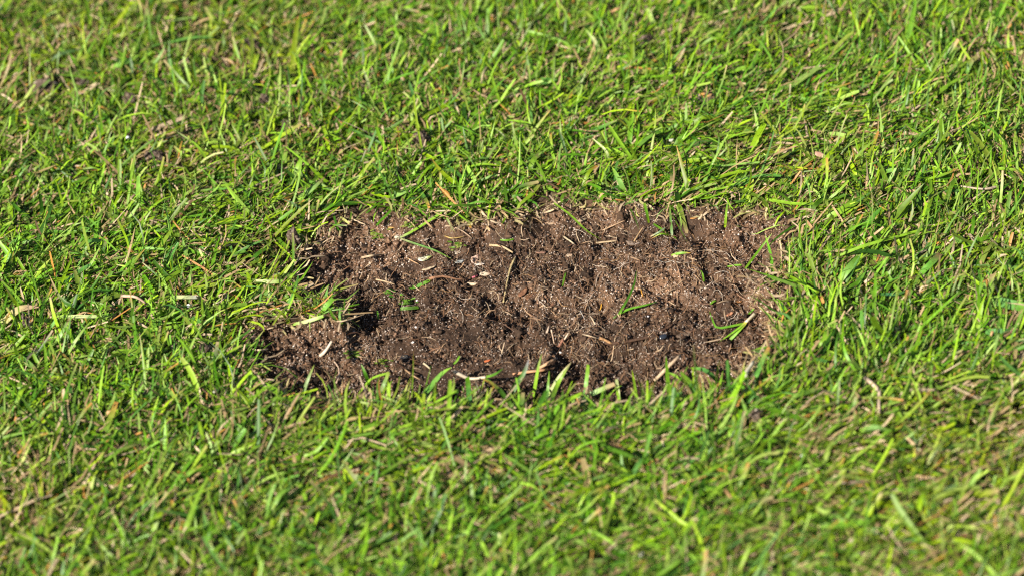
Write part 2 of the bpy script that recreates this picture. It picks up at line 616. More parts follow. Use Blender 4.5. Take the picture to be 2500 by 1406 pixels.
def lawn_points(x0, x1, y0, y1, per_cm2, clump=.0, edge=.0, hole=True):
    n = int((x1 - x0) * (y1 - y0) * 1e4 * per_cm2)
    x, y = rng.uniform(x0, x1, n), rng.uniform(y0, y1, n)
    keep = np.ones(n, bool)
    if hole:
        d = grid_at(SD, x, y)
        far_side = sstep((y - POLY[:, 1].mean()) / .04)
        loose = np.zeros(n)
        for cx, cy, sp in LOOSE:
            c = unproj(cx, cy)
            loose = np.maximum(loose, np.exp(-((x - c[0]) ** 2 + (y - c[1]) ** 2) / sp ** 2))
        keep &= rng.random(n) < sstep((-d - edge - .0015 * loose) / (.006 + .004 * far_side + .017 * loose))
        for (cx, cy, sp, m_) in BARE:
            c = unproj(cx, cy)
            keep &= rng.random(n) > .85 * np.exp(-((x - c[0]) ** 2 + (y - c[1]) ** 2) / sp ** 2)
    keep &= rng.random(n) < np.clip(1 + clump * (noise2(x * 34, y * 34, 45) + .6 * noise2(x * 90, y * 90, 46)), .05, 1)
    return x[keep], y[keep]


# rims where the turf thins out gradually
LOOSE = [(700, 620, .018), (640, 840, .018), (690, 920, .018), (1880, 560, .018), (1890, 720, .014), (1860, 870, .014), (860, 520, .016), (1400, 490, .014)]
# places where the turf is thin and earth shows, as in the photograph
BARE = [(110, 222, .019, 0), (205, 215, .012, 0), (320, 245, .011, 0), (370, 395, .013, 0), (1716, 245, .009, 0), (665, 600, .008, 0), (610, 640, .010, 0), (1850, 560, .012, 0),
        (1920, 740, .008, 0), (2160, 745, .008, 0), (1030, 352, .005, 0), (590, 120, .015, 0), (620, 250, .011, 0), (480, 60, .012, 0), (60, 330, .010, 0), (1570, 110, .006, 0), (2380, 540, .009, 0),
        (500, 860, .007, 0), (700, 1190, .006, 0), (600, 820, .012, 0), (1380, 490, .008, 0), (1440, 285, .006, 0), (930, 1180, .006, 0), (1960, 395, .007, 0),
        (2010, 1290, .008, 0), (1880, 1040, .007, 0), (30, 1240, .008, 0), (2350, 870, .007, 0)]


WORN = [(2300, 1180, .05), (2450, 1050, .03), (110, 230, .035), (600, 140, .04), (420, 390, .03), (1950, 420, .03), (1800, 600, .0), (40, 1250, .03), (640, 640, .025)]
WORN = [w for w in WORN if w[2] > 0]


def layer(kind, x, y, dryness):
    n = len(x)
    fl = flow(x, y)
    right = sstep((x + .02) / .15)
    follow = rng.random(n) < (.45 + .35 * right)
    az = np.where(follow, fl + rng.normal(0, .5, n), rng.uniform(0, 2 * math.pi, n))
    if kind in ("fine", "broad"):        # shoots grow from crowns and fan out
        cell = .0085
        ci, cj = np.floor(x / cell).astype(np.int64), np.floor(y / cell).astype(np.int64)
        hsh = ((ci * 73856093) ^ (cj * 19349663)) & 0xFFFF
        ccx = (ci + .5 + .7 * ((hsh & 255) / 255 - .5)) * cell
        ccy = (cj + .5 + .7 * ((hsh >> 8) / 255 - .5)) * cell
        tuft = rng.random(n) < .62
        out = np.arctan2(y - ccy, x - ccx)
        az = np.where(tuft & (rng.random(n) < .55), out + rng.normal(0, .5, n), az)
        x = np.where(tuft, ccx + (x - ccx) * .4, x)
        y = np.where(tuft, ccy + (y - ccy) * .4, y)
    bz = zg(x, y) - .0006
    worn = np.clip(noise2(x * 8, y * 8, 101) * .55 + noise2(x * 22, y * 22, 102) * .3, 0, 1)
    for (cx, cy, sp) in WORN:
        c = unproj(cx, cy)
        worn = np.maximum(worn, .9 * np.exp(-((x - c[0]) ** 2 + (y - c[1]) ** 2) / sp ** 2))
    dryness = dryness * (.55 + 3.0 * worn)

    def yellowed(cols):
        return [np.where(q[:, 1:2] > q[:, :1], q * lerp(np.array([(.93, 1.0, .9)] * n), np.array([(1.28, 1.0, 1.15)] * n), worn), q) for q in cols]
    if kind == "fine":
        L = np.clip(rng.lognormal(math.log(.0143), .38, n), .005, .033)
        W = np.clip(rng.lognormal(math.log(.00084), .30, n), .0004, .0016)
        th0 = np.clip(rng.normal(1.08, .36, n), .08, 1.52)
        bend = rng.normal(.45, .65, n)
        tw = rng.normal(0, .7, n)
        cb, cm, ct = yellowed(pick_colours(n, dryness))
        return blades(x, y, bz, az, th0, bend, L, W, 4, cb, cm, ct, rng.normal(0, .7, n), tw, (rng.random(n) < .4) * 1.0, None,
                      rng.uniform(.0005, .004, n))
    if kind == "broad":
        L = np.clip(rng.lognormal(math.log(.0168), .34, n), .007, .036)
        W = np.clip(rng.lognormal(math.log(.00150), .30, n), .0009, .0032)
        th0 = np.clip(rng.normal(1.2, .28, n), .2, 1.56)
        bend = rng.normal(.35, .35, n)
        tw = rng.normal(0, .45, n)
        cb, cm, ct = yellowed(pick_colours(n, dryness))
        return blades(x, y, bz, az, th0, bend, L, W, 5, cb, cm, ct, rng.normal(0, .4, n), tw, (rng.random(n) < .5) * 1.0, .22,
                      rng.uniform(.002, .006, n))
    if kind == "thatch":
        L = np.clip(rng.lognormal(math.log(.009), .45, n), .003, .026)
        W = rng.uniform(.0004, .0012, n)
        th0 = rng.uniform(1.25, 1.55, n)
        bend = rng.normal(.1, .3, n)
        cb, cm, ct = pick_colours(n, .84)
        return blades(x, y, bz + rng.uniform(.0008, .0045, n), az, th0, bend, L, W, 2, cb, cm, ct, rng.normal(0, .5, n), rng.normal(0, .6, n),
                      np.ones(n), None, rng.uniform(.0010, .006, n))
    # moss: tiny yellow-green shoots close to the earth
    L = rng.uniform(.0015, .0045, n)
    W = rng.uniform(.0006, .0011, n)
    cm = lerp(np.array([(.16, .22, .02)] * n), np.array([(.30, .34, .04)] * n), rng.random(n))
    return blades(x, y, bz, rng.uniform(0, 6.3, n), rng.uniform(0, 1.3, n), rng.normal(0, .3, n), L, W, 2, cm * .7, cm, cm * 1.1, rng.normal(0, .3, n),
                  rng.normal(0, .5, n), np.zeros(n), None)


def join(parts):
    vs, fs, cs, o = [], [], [], 0
    for v, f, c in parts:
        vs.append(v)
        fs.append(f + o)
        cs.append(c)
        o += len(v)
    return np.concatenate(vs), np.concatenate(fs), np.concatenate(cs)


AX0, AX1, AY0, AY1 = -.325, .325, -.235, .315
fine_parts = []
x, y = lawn_points(AX0, AX1, AY0, AY1, 27, .8, .0005)
fine_parts.append(layer("fine", x, y, .055))
x, y = lawn_points(AX0, AX1, AY0, AY1, 6.6, .6, .002)
fine_parts.append(layer("broad", x, y, .04))
v, f, c = join(fine_parts)
grass = tag(obj("grass", mesh_np("grass", v, f, c), M_GRASS), "short mown green grass of the lawn around the bare soil", "grass", kind="stuff")

x, y = lawn_points(AX0, AX1, AY0, AY1, 12, 1.1, -.003)
v, f, c = layer("thatch", x, y, .8)
tag(obj("thatch", mesh_np("thatch", v, f, c), M_STRAW, grass), kind="stuff")
x, y = lawn_points(AX0, AX1, AY0, AY1, 5, 1.6, -.002)
v, f, c = layer("moss", x, y, 0)
tag(obj("moss", mesh_np("moss", v, f, c), M_GRASS, grass), kind="stuff")

# torn thatch along the rim and plant fibres through the bare soil
def fibres(name, x, y, az, L, W, pal, parent, lift):
    n = len(x)
    pal = np.array(pal)
    cm = pal[rng.integers(0, len(pal), n)] * rng.uniform(.6, 1.2, (n, 1))
    v, f, c = blades(x, y, zg(x, y) + rng.uniform(.0001, lift, n), az, rng.uniform(1.0, 1.6, n), rng.normal(.2, .5, n), L, W, 3, cm * .8, cm, cm, rng.normal(0, 1.1, n),
                     rng.normal(0, .8, n), np.ones(n), None, rng.uniform(.0002, .0016, n))
    return tag(obj(name, mesh_np(name, v, f, c), M_STRAW, parent), kind="stuff")


fx, fy, fd = soil_points(11000, .0)
fibres("fibres", fx, fy, rng.uniform(0, 6.28, len(fx)), rng.uniform(.002, .0085, len(fx)), rng.uniform(.00015, .0005, len(fx)),
       [(.20, .11, .06), (.30, .19, .11), (.13, .065, .035), (.42, .31, .20), (.16, .08, .04), (.10, .05, .03)], soil, .0008)
n_ = 90000
fx = rng.uniform(POLY[:, 0].min() - .02, POLY[:, 0].max() + .02, n_)
fy = rng.uniform(POLY[:, 1].min() - .02, POLY[:, 1].max() + .02, n_)
fd = grid_at(SD, fx, fy)
k_ = (fd > -.007) & (fd < .006) & (rng.random(n_) < .15 * np.exp(-((fd + .001) / .0035) ** 2) * (.6 + .6 * (noise2(fx * 60, fy * 60, 95) > -.1)))
fx, fy = fx[k_], fy[k_]
fibres("torn_thatch", fx, fy, rng.uniform(0, 6.28, len(fx)), rng.uniform(.003, .011, len(fx)), rng.uniform(.0004, .0013, len(fx)),
       [TAN, TAN_P, (.40, .34, .16), (.30, .30, .10), (.26, .17, .09), TAN_P], grass, .0025)

# the lawn goes on around the view: tiles of turf that share one mesh
TW, TH = .325, .275
sx, sy = lawn_points(0, TW, 0, TH, 9, .4, 0, False)
bz_keep = zg


def zg(x, y):                       # tiles are grown on level earth
    return np.zeros(np.shape(x))


tile = [layer("fine", sx, sy, .12)]
sx, sy = lawn_points(0, TW, 0, TH, 3.2, .4, 0, False)
tile.append(layer("broad", sx, sy, .07))
sx, sy = lawn_points(0, TW, 0, TH, 5, .4, 0, False)
tile.append(layer("thatch", sx, sy, .8))
zg = bz_keep
tv, tf, tc = join(tile)
tile_me = mesh_np("turf", tv, tf, tc)
tile_me.materials.append(M_GRASS)
for i in range(-5, 7):
    for j in range(-5, 7):
        if 0 <= i <= 1 and 0 <= j <= 1:
            continue
        o = obj("turf", tile_me, None, grass, (AX0 + i * TW, AY0 + j * TH, 0))
        if (i + j) % 2:
            o.rotation_euler = (0, 0, math.pi)
            o.location = (AX0 + (i + 1) * TW, AY0 + (j + 1) * TH, 0)
        tag(o, kind="stuff")


# ------------------------------------------------------------------ single pieces laid by hand
def spline(pts, n):
    pts = np.asarray(pts, float)
    if len(pts) == 2:
        return pts[0] + (pts[1] - pts[0]) * np.linspace(0, 1, n)[:, None]
    q = np.concatenate([[2 * pts[0] - pts[1]], pts, [2 * pts[-1] - pts[-2]]])
    u = np.linspace(0, len(pts) - 1 - 1e-9, n)
    i = u.astype(int)
    t = (u - i)[:, None]
    p0, p1, p2, p3 = q[i], q[i + 1], q[i + 2], q[i + 3]
    return .5 * (2 * p1 + (p2 - p0) * t + (2 * p0 - 5 * p1 + 4 * p2 - p3) * t * t + (3 * p1 - p0 - 3 * p2 + p3) * t ** 3)


def path(px_pts, n):
    return spline([P(*q) for q in px_pts], n)


def ribbon(px_pts, w_mm, cb, cm, ct, tip="point", fold=.22, roll=None, nseg=7, origin=None, taper_base=.65, face=None):
    """a blade along the given pixels (x, y, height above the ground in mm)"""
    C = path(px_pts, nseg + 1)
    T = np.gradient(C, axis=0)
    T /= np.linalg.norm(T, axis=1, keepdims=True)
    if face is None:
        face = np.array([0, -.35, 1.0])
    side = np.cross(T, face)
    side /= np.linalg.norm(side, axis=1, keepdims=True)
    nor = np.cross(side, T)
    rl = random.uniform(-.35, .35) if roll is None else roll
    sd = side * math.cos(rl) + nor * math.sin(rl)
    nr = nor * math.cos(rl) - side * math.sin(rl)
    s = np.linspace(0, 1, nseg + 1)
    prof = np.minimum(1, taper_base + 2.2 * s)
    if tip == "point":
        prof = prof * np.maximum(1 - s ** 3.0, .03) ** .7
    elif tip == "cut":
        prof = prof * np.where(s > .99, .8, 1)
    hw = (w_mm / 2000 * prof)[:, None]
    o = C[0] if origin is None else np.asarray(origin)
    V = np.stack([C - sd * hw, C - nr * hw * fold, C + sd * hw], 1) - o
    k = np.arange(nseg)[:, None] * 3 + np.arange(2)[None]
    Fq = np.stack([k, k + 1, k + 4, k + 3], -1).reshape(-1, 4)
    cb, cm, ct = np.array(cb), np.array(cm), np.array(ct)
    t = s[:, None]
    c = np.where(t < .5, cb + (cm - cb) * np.clip(t * 3, 0, 1), cm + (ct - cm) * np.clip((t - .65) / .3, 0, 1))
    c = np.repeat(c[:, None], 3, 1)
    return V.reshape(-1, 3), Fq, c.reshape(-1, 3), o


def blade_obj(name, parent, mt, *a, **k):
    v, f, c, o = ribbon(*a, **k)
    ob = obj(name, mesh_np(name, v, f, c), mt, parent)
    if parent is None or k.get("origin") is None:
        ob.location = o
    return ob


def tube_mesh(name, C, rad, col, sides=5, jitter=.0, flat=1.0, origin=None, col2=None):
    C = np.asarray(C)
    n = len(C)
    T = np.gradient(C, axis=0)
    T /= np.linalg.norm(T, axis=1, keepdims=True) + 1e-12
    up = np.array([.1, .2, 1.0])
    A = np.cross(T, up)
    A /= np.linalg.norm(A, axis=1, keepdims=True) + 1e-12
    B = np.cross(A, T)
    th = np.linspace(0, 2 * math.pi, sides, endpoint=False)
    rad = np.asarray(rad)[:, None] * (1 + rng.uniform(-jitter, jitter, (n, sides)))
    V = C[:, None] + A[:, None] * (np.cos(th) * rad)[..., None] + B[:, None] * (np.sin(th) * rad * flat)[..., None]
    V = V.reshape(-1, 3)
    fs = []
    for i in range(n - 1):
        for j in range(sides):
            a, b = i * sides + j, i * sides + (j + 1) % sides
            fs.append((a, b, b + sides, a + sides))
    V = np.concatenate([V, C[:1], C[-1:]])
    e0, e1 = len(V) - 2, len(V) - 1
    for j in range(sides):
        fs.append((e0, (j + 1) % sides, j, j))
        fs.append((e1, (n - 1) * sides + j, (n - 1) * sides + (j + 1) % sides, (n - 1) * sides + (j + 1) % sides))
    o = C[0] if origin is None else np.asarray(origin)
    col = np.array(col)
    cc = np.array(col if col2 is None else col2)
    s = np.repeat(np.linspace(0, 1, n), sides)
    s = np.concatenate([s, [0, 1]])
    c = col + (cc - col) * s[:, None]
    c = c * rng.uniform(.85, 1.15, (len(V), 1))
    me = bpy.data.meshes.new(name)
    me.from_pydata([tuple(q) for q in V - o], [], [tuple(dict.fromkeys(f)) for f in fs])
    me.polygons.foreach_set("use_smooth", np.ones(len(me.polygons), bool))
    a = me.color_attributes.new("Col", 'FLOAT_COLOR', 'POINT')
    c4 = np.ones((len(V), 4), np.float32)
    c4[:, :3] = c
    a.data.foreach_set("color", c4.ravel())
    return me, o


def tube_obj(name, px_pts, r_mm, col, mt=None, parent=None, n=9, taper=.5, jitter=.12, sides=5, flat=1.0, origin=None, col2=None):
    C = path(px_pts, n)
    s = np.linspace(0, 1, n)
    rad = r_mm / 1000 * (1 - taper * s)
    me, o = tube_mesh(name, C, rad, col, sides, jitter, flat, origin, col2)
    return obj(name, me, mt or M_STRAW, parent, o if origin is None else None)


def flake_obj(name, px, py, len_mm, wid_mm, ang, col, mt=None, h=.8, thick=.35, cup=.12, frayed=.18, col2=None, tilt=(0, 0), parent=None):
    """a thin torn flake with thickness: irregular outline, cupped, two skins and an edge"""
    n = 14
    t = np.linspace(0, 2 * math.pi, n, endpoint=False)
    rr = 1 + rng.uniform(-frayed, frayed, n)
    ox, oy = np.cos(t) * len_mm / 2000 * rr, np.sin(t) * wid_mm / 2000 * rr * (1 - .25 * np.cos(t))
    ring2 = .55
    V, c = [], []
    c1, c2 = np.array(col), np.array(col2 if col2 is not None else np.array(col) * .8)
    th = thick / 1000

    def zc(x, y):
        return cup * (abs(x) / (len_mm / 2000)) ** 2 * wid_mm / 1000
    for zoff in (th / 2, -th / 2):
        for k in (1.0, ring2):
            for i in range(n):
                V.append((ox[i] * k, oy[i] * k, zc(ox[i] * k, oy[i] * k) + zoff * (1 if k < 1 else .5)))
                c.append(c1 + (c2 - c1) * (.5 + .5 * math.cos(t[i])) * random.uniform(.5, 1.2))
        V.append((0, 0, zoff))
        c.append(c1)
    st = 2 * n + 1
    fs = []
    for s0, flip in ((0, 1), (st, -1)):
        for i in range(n):
            j = (i + 1) % n
            fs.append([s0 + i, s0 + j, s0 + n + j, s0 + n + i][::flip])
            fs.append([s0 + n + i, s0 + n + j, s0 + 2 * n][::flip])
    for i in range(n):
        j = (i + 1) % n
        fs.append([i, st + i, st + j, j])
    me = bpy.data.meshes.new(name)
    me.from_pydata(V, [], fs)
    me.polygons.foreach_set("use_smooth", np.ones(len(me.polygons), bool))
    a = me.color_attributes.new("Col", 'FLOAT_COLOR', 'POINT')
    c4 = np.ones((len(V), 4), np.float32)
    c4[:, :3] = np.clip(np.array(c), 0, 1)
    a.data.foreach_set("color", c4.ravel())
    o = obj(name, me, mt or M_WOOD, parent, P(px, py, h))
    o.rotation_euler = (tilt[0], tilt[1], math.radians(ang))
    return o


def stone_obj(name, px, py, size_mm, col, mt=None, h=.6, flat=.8, jag=.10, col2=None, sub=2, stretch=1.25, ang=0):
    v, f = ico(sub)
    q = v * (1 + (noise2(v[:, 0] * 1.6 + px, v[:, 1] * 1.6 + v[:, 2] * 1.3, 61) * 1.6 * jag)[:, None])
    q = q * np.array([stretch, 1, flat]) * size_mm / 2000
    t = sstep(v[:, 2] * .8 + v[:, 0] * .5 + .4)
    c = np.array(col) if col2 is None else lerp(np.array([col2] * len(v)), np.array([col] * len(v)), t)
    c = np.broadcast_to(c, v.shape)
    o = obj(name, mesh_np(name, q, f, c), mt or M_STONE, None, P(px, py, h))
    o.rotation_euler = (random.uniform(-.3, .3), random.uniform(-.3, .3), math.radians(ang))
    return o


def clod_obj(name, px, py, len_mm, n, col0=(.035, .024, .017), col1=(.13, .092, .068), h=1.0, rise=3.0, label=None, group=None):
    """a crumbly cast of earth: one solid core with lumps grown into it"""
    c0 = P(px, py, h)
    R = len_mm / 2000
    bv, bf = ico(3)
    k = noise2(bv[:, 0] * 2 + px, bv[:, 1] * 2 + bv[:, 2] * 2, 71) * .35 + noise2(bv[:, 0] * 5, bv[:, 1] * 5 + bv[:, 2] * 4 + py, 72) * .25 \
        + noise2(bv[:, 0] * 11 + bv[:, 2] * 9, bv[:, 1] * 11, 73) * .16
    q = bv * (1 + k)[:, None] * np.array([R, R * .62, rise / 1000])
    t = np.clip(.5 + k * 1.1 + rng.normal(0, .18, len(bv)), 0, 1)
    o = obj(name, mesh_np(name, q, bf, lerp(np.array([col0] * len(bv)), np.array([col1] * len(bv)), t)), M_CRUMB, None, c0)
    pos = bv[rng.integers(0, len(bv), n)] * np.array([R, R * .62, rise / 1000]) * 1.02
    pos = pos[pos[:, 2] > -rise / 4000]
    r = rng.uniform(.00035, .0011, len(pos))
    v, f, c = scatter_lumps(pos, r, lerp(np.array([col0] * len(pos)), np.array([(.30, .25, .2)] * len(pos)), rng.random(len(pos)) ** 2), 0, .25)
    tag(obj("crumbs", mesh_np("crumbs", v, f, c, False), M_CRUMB, o), kind="stuff")
    o.rotation_euler = (0, 0, random.uniform(-.4, .4))
    if label:
        tag(o, label, "soil clod", group)
    return o


# ---- grass blades that stand out in the photograph: parts of the grass
GB = [  # points (px, py, height mm), width mm, colours base/middle/tip, tip style
    ([(17, 838, 2), (60, 812, 5), (100, 792, 5)], 5.0, G_LIGHT, G_LIGHT, G_MID, "cut"),
    ([(28, 860, 3), (60, 880, 7), (93, 905, 5)], 4.4, G_LIGHT, (.13, .29, .05), BROWN, "point"),
    ([(247, 749, 2), (190, 749, 6), (149, 729, 9), (121, 673, 14)], 2.4, G_DARK, G_DARK, TAN, "point"),
    ([(138, 772, 6), (205, 772, 8), (273, 772, 7)], 2.2, G_LIGHT, PALE, G_LIGHT, "cut"),
    ([(414, 725, 6), (450, 725, 8), (484, 725, 7)], 2.6, G_LIGHT, PALE, (.6, .58, .5), "cut"),
    ([(62, 769, 2), (56, 730, 9), (49, 699, 13)], 1.7, G_YEL, TAN, TAN_P, "point"),
    ([(132, 842, 3), (152, 810, 9), (172, 772, 12)], 2.4, G_LIGHT, (.2, .35, .1), TAN, "point"),
    ([(0, 645, 4), (20, 628, 8), (42, 609, 9)], 5.0, G_LIGHT, (.2, .34, .1), G_LIGHT, "point"),
    ([(2113, 478, 5), (2060, 510, 8), (2008, 541, 3)], 4.2, G_LIGHT, G_LIGHT, G_LIGHT, "cut"),
    ([(2238, 677, 3), (2268, 648, 9), (2296, 619, 9)], 4.0, G_MID, (.1, .26, .03), BROWN, "cut"),
    ([(2042, 694, 3), (2070, 658, 9), (2098, 628, 9)], 4.2, G_LIGHT, (.17, .34, .06), G_MID, "cut"),
    ([(2400, 722, 4), (2450, 738, 7), (2505, 750, 6)], 6.2, G_MID, (.12, .29, .07), G_MID, "cut"),
    ([(2049, 624, 6), (2113, 599, 9), (2230, 567, 9), (2345, 530, 8)], 1.9, G_LIGHT, G_LIGHT, G_YEL, "point"),
    ([(2145, 717, 5), (2180, 718, 8), (2215, 711, 6)], 2.8, G_DARK, (.06, .19, .07), G_BLUE, "point"),
    ([(2000, 860, 3), (2012, 832, 8), (2026, 800, 9)], 4.2, G_LIGHT, G_LIGHT, G_MID, "cut"),
    ([(2405, 810, 5), (2438, 808, 8), (2470, 804, 6)], 3.6, G_BLUE, (.1, .25, .08), G_BLUE, "point"),
    ([(2259, 440, 5), (2300, 428, 8), (2338, 413, 7)], 2.6, G_LIGHT, G_LIGHT, ORANGE, "point"),
    ([(2440, 540, 4), (2452, 555, 8), (2456, 576, 7)], 1.6, TAN, TAN_P, TAN_P, "point"),
    ([(2099, 1050, 7), (2138, 1042, 11), (2176, 1050, 8)], 3.6, G_LIGHT, (.2, .36, .1), G_LIGHT, "point"),
    ([(263, 171, 4), (300, 155, 8), (342, 134, 8)], 4.4, G_LIGHT, (.15, .31, .05), G_LIGHT, "point"),
    ([(512, 402, 3), (480, 356, 11), (433, 323, 10)], 2.0, G_YEL, G_LIGHT, PALE, "point"),
    ([(249, 338, 2), (248, 312, 9), (245, 283, 13)], 2.2, G_LIGHT, G_MID, G_OLIVE, "point"),
    ([(249, 404, 2), (258, 365, 10), (278, 330, 15)], 2.2, G_LIGHT, G_MID, G_LIGHT, "point"),
    ([(1012, 255, 2), (1006, 225, 10), (998, 197, 14)], 2.8, G_MID, (.1, .25, .06), G_BLUE, "point"),
    ([(906, 230, 2), (898, 200, 10), (887, 170, 14)], 2.0, G_LIGHT, PALE, PALE, "point"),
    ([(991, 310, 2), (1006, 280, 9), (1024, 248, 12)], 2.8, G_MID, G_OLIVE, BROWN, "point"),
    ([(1242, 360, 3), (1228, 330, 11), (1204, 312, 12)], 1.5, G_LIGHT, PALE, G_LIGHT, "point"),
    ([(1133, 412, 4), (1176, 401, 11), (1227, 406, 8)], 1.8, G_LIGHT, G_LIGHT, G_YEL, "point"),
    ([(710, 446, 2), (724, 412, 9), (740, 376, 13)], 3.0, G_LIGHT, G_LIGHT, G_MID, "point"),
    ([(813, 456, 4), (850, 442, 8), (886, 429, 8)], 2.8, G_MID, G_LIGHT, PALE, "cut"),
    ([(728, 488, 3), (760, 462, 8), (793, 433, 9)], 4.0, G_LIGHT, (.19, .33, .08), BROWN, "point"),
    ([(941, 488, 3), (980, 472, 8), (1022, 451, 8)], 3.6, G_LIGHT, (.2, .35, .08), G_LIGHT, "point"),
    ([(1534, 372, 2), (1540, 322, 9), (1546, 272, 14)], 3.0, G_MID, G_MID, G_LIGHT, "point"),
    ([(1527, 475, 2), (1512, 442, 9), (1494, 408, 12)], 3.4, G_LIGHT, (.17, .33, .07), G_LIGHT, "point"),
    ([(1467, 133, 2), (1450, 98, 9), (1427, 70, 12)], 2.8, G_LIGHT, PALE, G_LIGHT, "point"),
    ([(1286, 450, 2), (1264, 373, 9), (1249, 294, 13)], 2.4, G_OLIVE, G_LIGHT, PALE, "point"),
    ([(1485, 397, 2), (1480, 370, 10), (1445, 337, 13)], 1.7, G_LIGHT, PALE, PALE, "point"),
    ([(1851, 343, 2), (1848, 305, 9), (1842, 269, 13)], 2.2, G_LIGHT, G_LIGHT, PALE, "point"),
    # along the near edge of the bare soil
    ([(1300, 985, 0), (1309, 925, 10), (1320, 868, 19)], 2.8, G_LIGHT, G_LIGHT, (.17, .2, .06), "point"),
    ([(1334, 1000, 0), (1337, 955, 9), (1341, 905, 17)], 2.4, G_LIGHT, (.17, .33, .08), G_LIGHT, "point"),
    ([(1338, 1000, 0), (1362, 935, 12), (1395, 882, 20)], 3.2, G_LIGHT, G_LIGHT, (.2, .16, .1), "point"),
    ([(1232, 1000, 0), (1256, 945, 11), (1280, 908, 16), (1291, 876, 20)], 3.8, G_DARK, G_DARK, (.25, .22, .24), "point"),
    ([(1152, 1025, 0), (1146, 975, 9), (1141, 920, 18)], 3.6, G_LIGHT, (.08, .24, .05), G_MID, "cut"),
    ([(1255, 990, 4), (1220, 955, 12), (1188, 925, 15)], 2.0, G_MID, G_MID, G_DARK, "point"),
    ([(998, 1040, 0), (1036, 965, 12), (1074, 915, 17), (1102, 896, 19)], 4.4, G_LIGHT, (.14, .33, .05), G_LIGHT, "point"),
    ([(914, 1000, 0), (932, 950, 10), (949, 908, 17)], 2.8, G_LIGHT, (.16, .28, .09), G_OLIVE, "cut"),
    ([(872, 965, 3), (905, 925, 12), (950, 909, 14)], 2.2, G_OLIVE, G_LIGHT, G_LIGHT, "cut"),
    ([(733, 985, 0), (748, 935, 11), (767, 890, 18)], 2.6, G_LIGHT, (.18, .27, .1), G_OLIVE, "point"),
    ([(903, 945, 3), (893, 915, 10), (882, 888, 14)], 2.6, G_MID, G_DARK, G_MID, "point"),
    ([(948, 1005, 0), (972, 970, 9), (996, 940, 13)], 2.8, G_LIGHT, PALE, TAN, "cut"),
    ([(1303, 965, 0), (1312, 905, 12), (1323, 862, 18)], 2.2, G_LIGHT, G_MID, G_DARK, "point"),
    ([(1330, 980, 0), (1360, 925, 12), (1393, 884, 16)], 2.0, G_LIGHT, PALE, TAN, "point"),
    ([(1425, 1000, 0), (1430, 945, 10), (1436, 890, 19)], 3.0, G_LIGHT, (.18, .36, .08), G_LIGHT, "cut"),
    ([(1765, 945, 3), (1725, 905, 14), (1685, 897, 14)], 3.8, G_MID, (.10, .29, .06), G_MID, "point"),
    ([(1700, 965, 3), (1665, 925, 14), (1625, 906, 15)], 2.8, G_LIGHT, G_LIGHT, G_MID, "point"),
    ([(1556, 985, 0), (1550, 945, 9), (1543, 902, 16)], 2.2, G_LIGHT, G_LIGHT, G_YEL, "point"),
    ([(1385, 985, 4), (1440, 962, 10), (1500, 936, 13)], 3.4, G_LIGHT, (.2, .36, .09), TAN, "cut"),
    ([(1515, 1010, 0), (1510, 965, 9), (1505, 925, 14)], 2.4, G_LIGHT, PALE, PALE, "cut"),
    ([(1470, 1010, 0), (1490, 960, 9), (1518, 940, 12)], 2.0, G_YEL, G_LIGHT, G_LIGHT, "point"),
    ([(1640, 1010, 0), (1632, 965, 9), (1655, 905, 17)], 1.8, G_LIGHT, G_MID, G_OLIVE, "point"),
    # far edge and right edge
    ([(1584, 545, 1), (1579, 520, 6), (1573, 497, 10)], 2.0, G_YEL, (.14, .35, .02), G_LIGHT, "cut"),
    ([(1770, 556, 1), (1772, 530, 6), (1776, 492, 10)], 1.7, G_YEL, G_LIGHT, G_MID, "point"),
    ([(1352, 496, 6), (1392, 525, 8), (1430, 562, 5), (1470, 587, 1.5)], 1.7, G_LIGHT, G_LIGHT, G_YEL, "point"),
    ([(1887, 678, 2), (1882, 625, 9), (1868, 574, 12)], 1.9, G_MID, (.12, .34, .02), G_LIGHT, "point"),
    ([(1819, 656, 2), (1850, 615, 6), (1885, 570, 7)], 1.5, G_LIGHT, G_MID, G_LIGHT, "point"),
    ([(1940, 696, 3), (1880, 674, 6), (1817, 654, 2)], 1.6, G_LIGHT, G_MID, G_LIGHT, "point"),
    ([(600, 684, 4), (645, 688, 8), (694, 687, 6)], 2.4, G_LIGHT, PALE, G_LIGHT, "cut"),
    ([(713, 792, 3), (750, 784, 5), (789, 771, 7)], 2.2, G_LIGHT, PALE, G_LIGHT, "cut"),
    ([(692, 774, 1), (712, 735, 8), (725, 690, 12)], 1.5, G_YEL, G_LIGHT, G_MID, "point"),
    ([(706, 790, 1), (690, 765, 6), (666, 748, 8)], 1.9, G_LIGHT, G_YEL, G_LIGHT, "point"),
    ([(779, 770, 1), (794, 750, 6), (813, 728, 8)], 3.2, G_LIGHT, (.14, .33, .04), G_MID, "cut"),
    ([(642, 708, 3), (660, 720, 6), (678, 736, 4)], 4.4, G_LIGHT, (.2, .35, .1), G_LIGHT, "point"),
    ([(1205, 478, 3), (1196, 502, 7), (1192, 535, 2)], 1.4, G_YEL, G_YEL, G_LIGHT, "cut"),
    ([(1090, 532, 5), (1100, 550, 4), (1113, 572, 1)], 1.4, G_LIGHT, PALE, TAN, "point"),
]
n_hand = 0
for pts, w, cb, cm, ct, tip in GB:
    blade_obj("grass_blade", grass, M_GRASS, pts, w * (.66 if pts[0][1] > 930 and 700 < pts[0][0] < 1800 else .80), cb, cm, ct, tip=tip)
    n_hand += 1

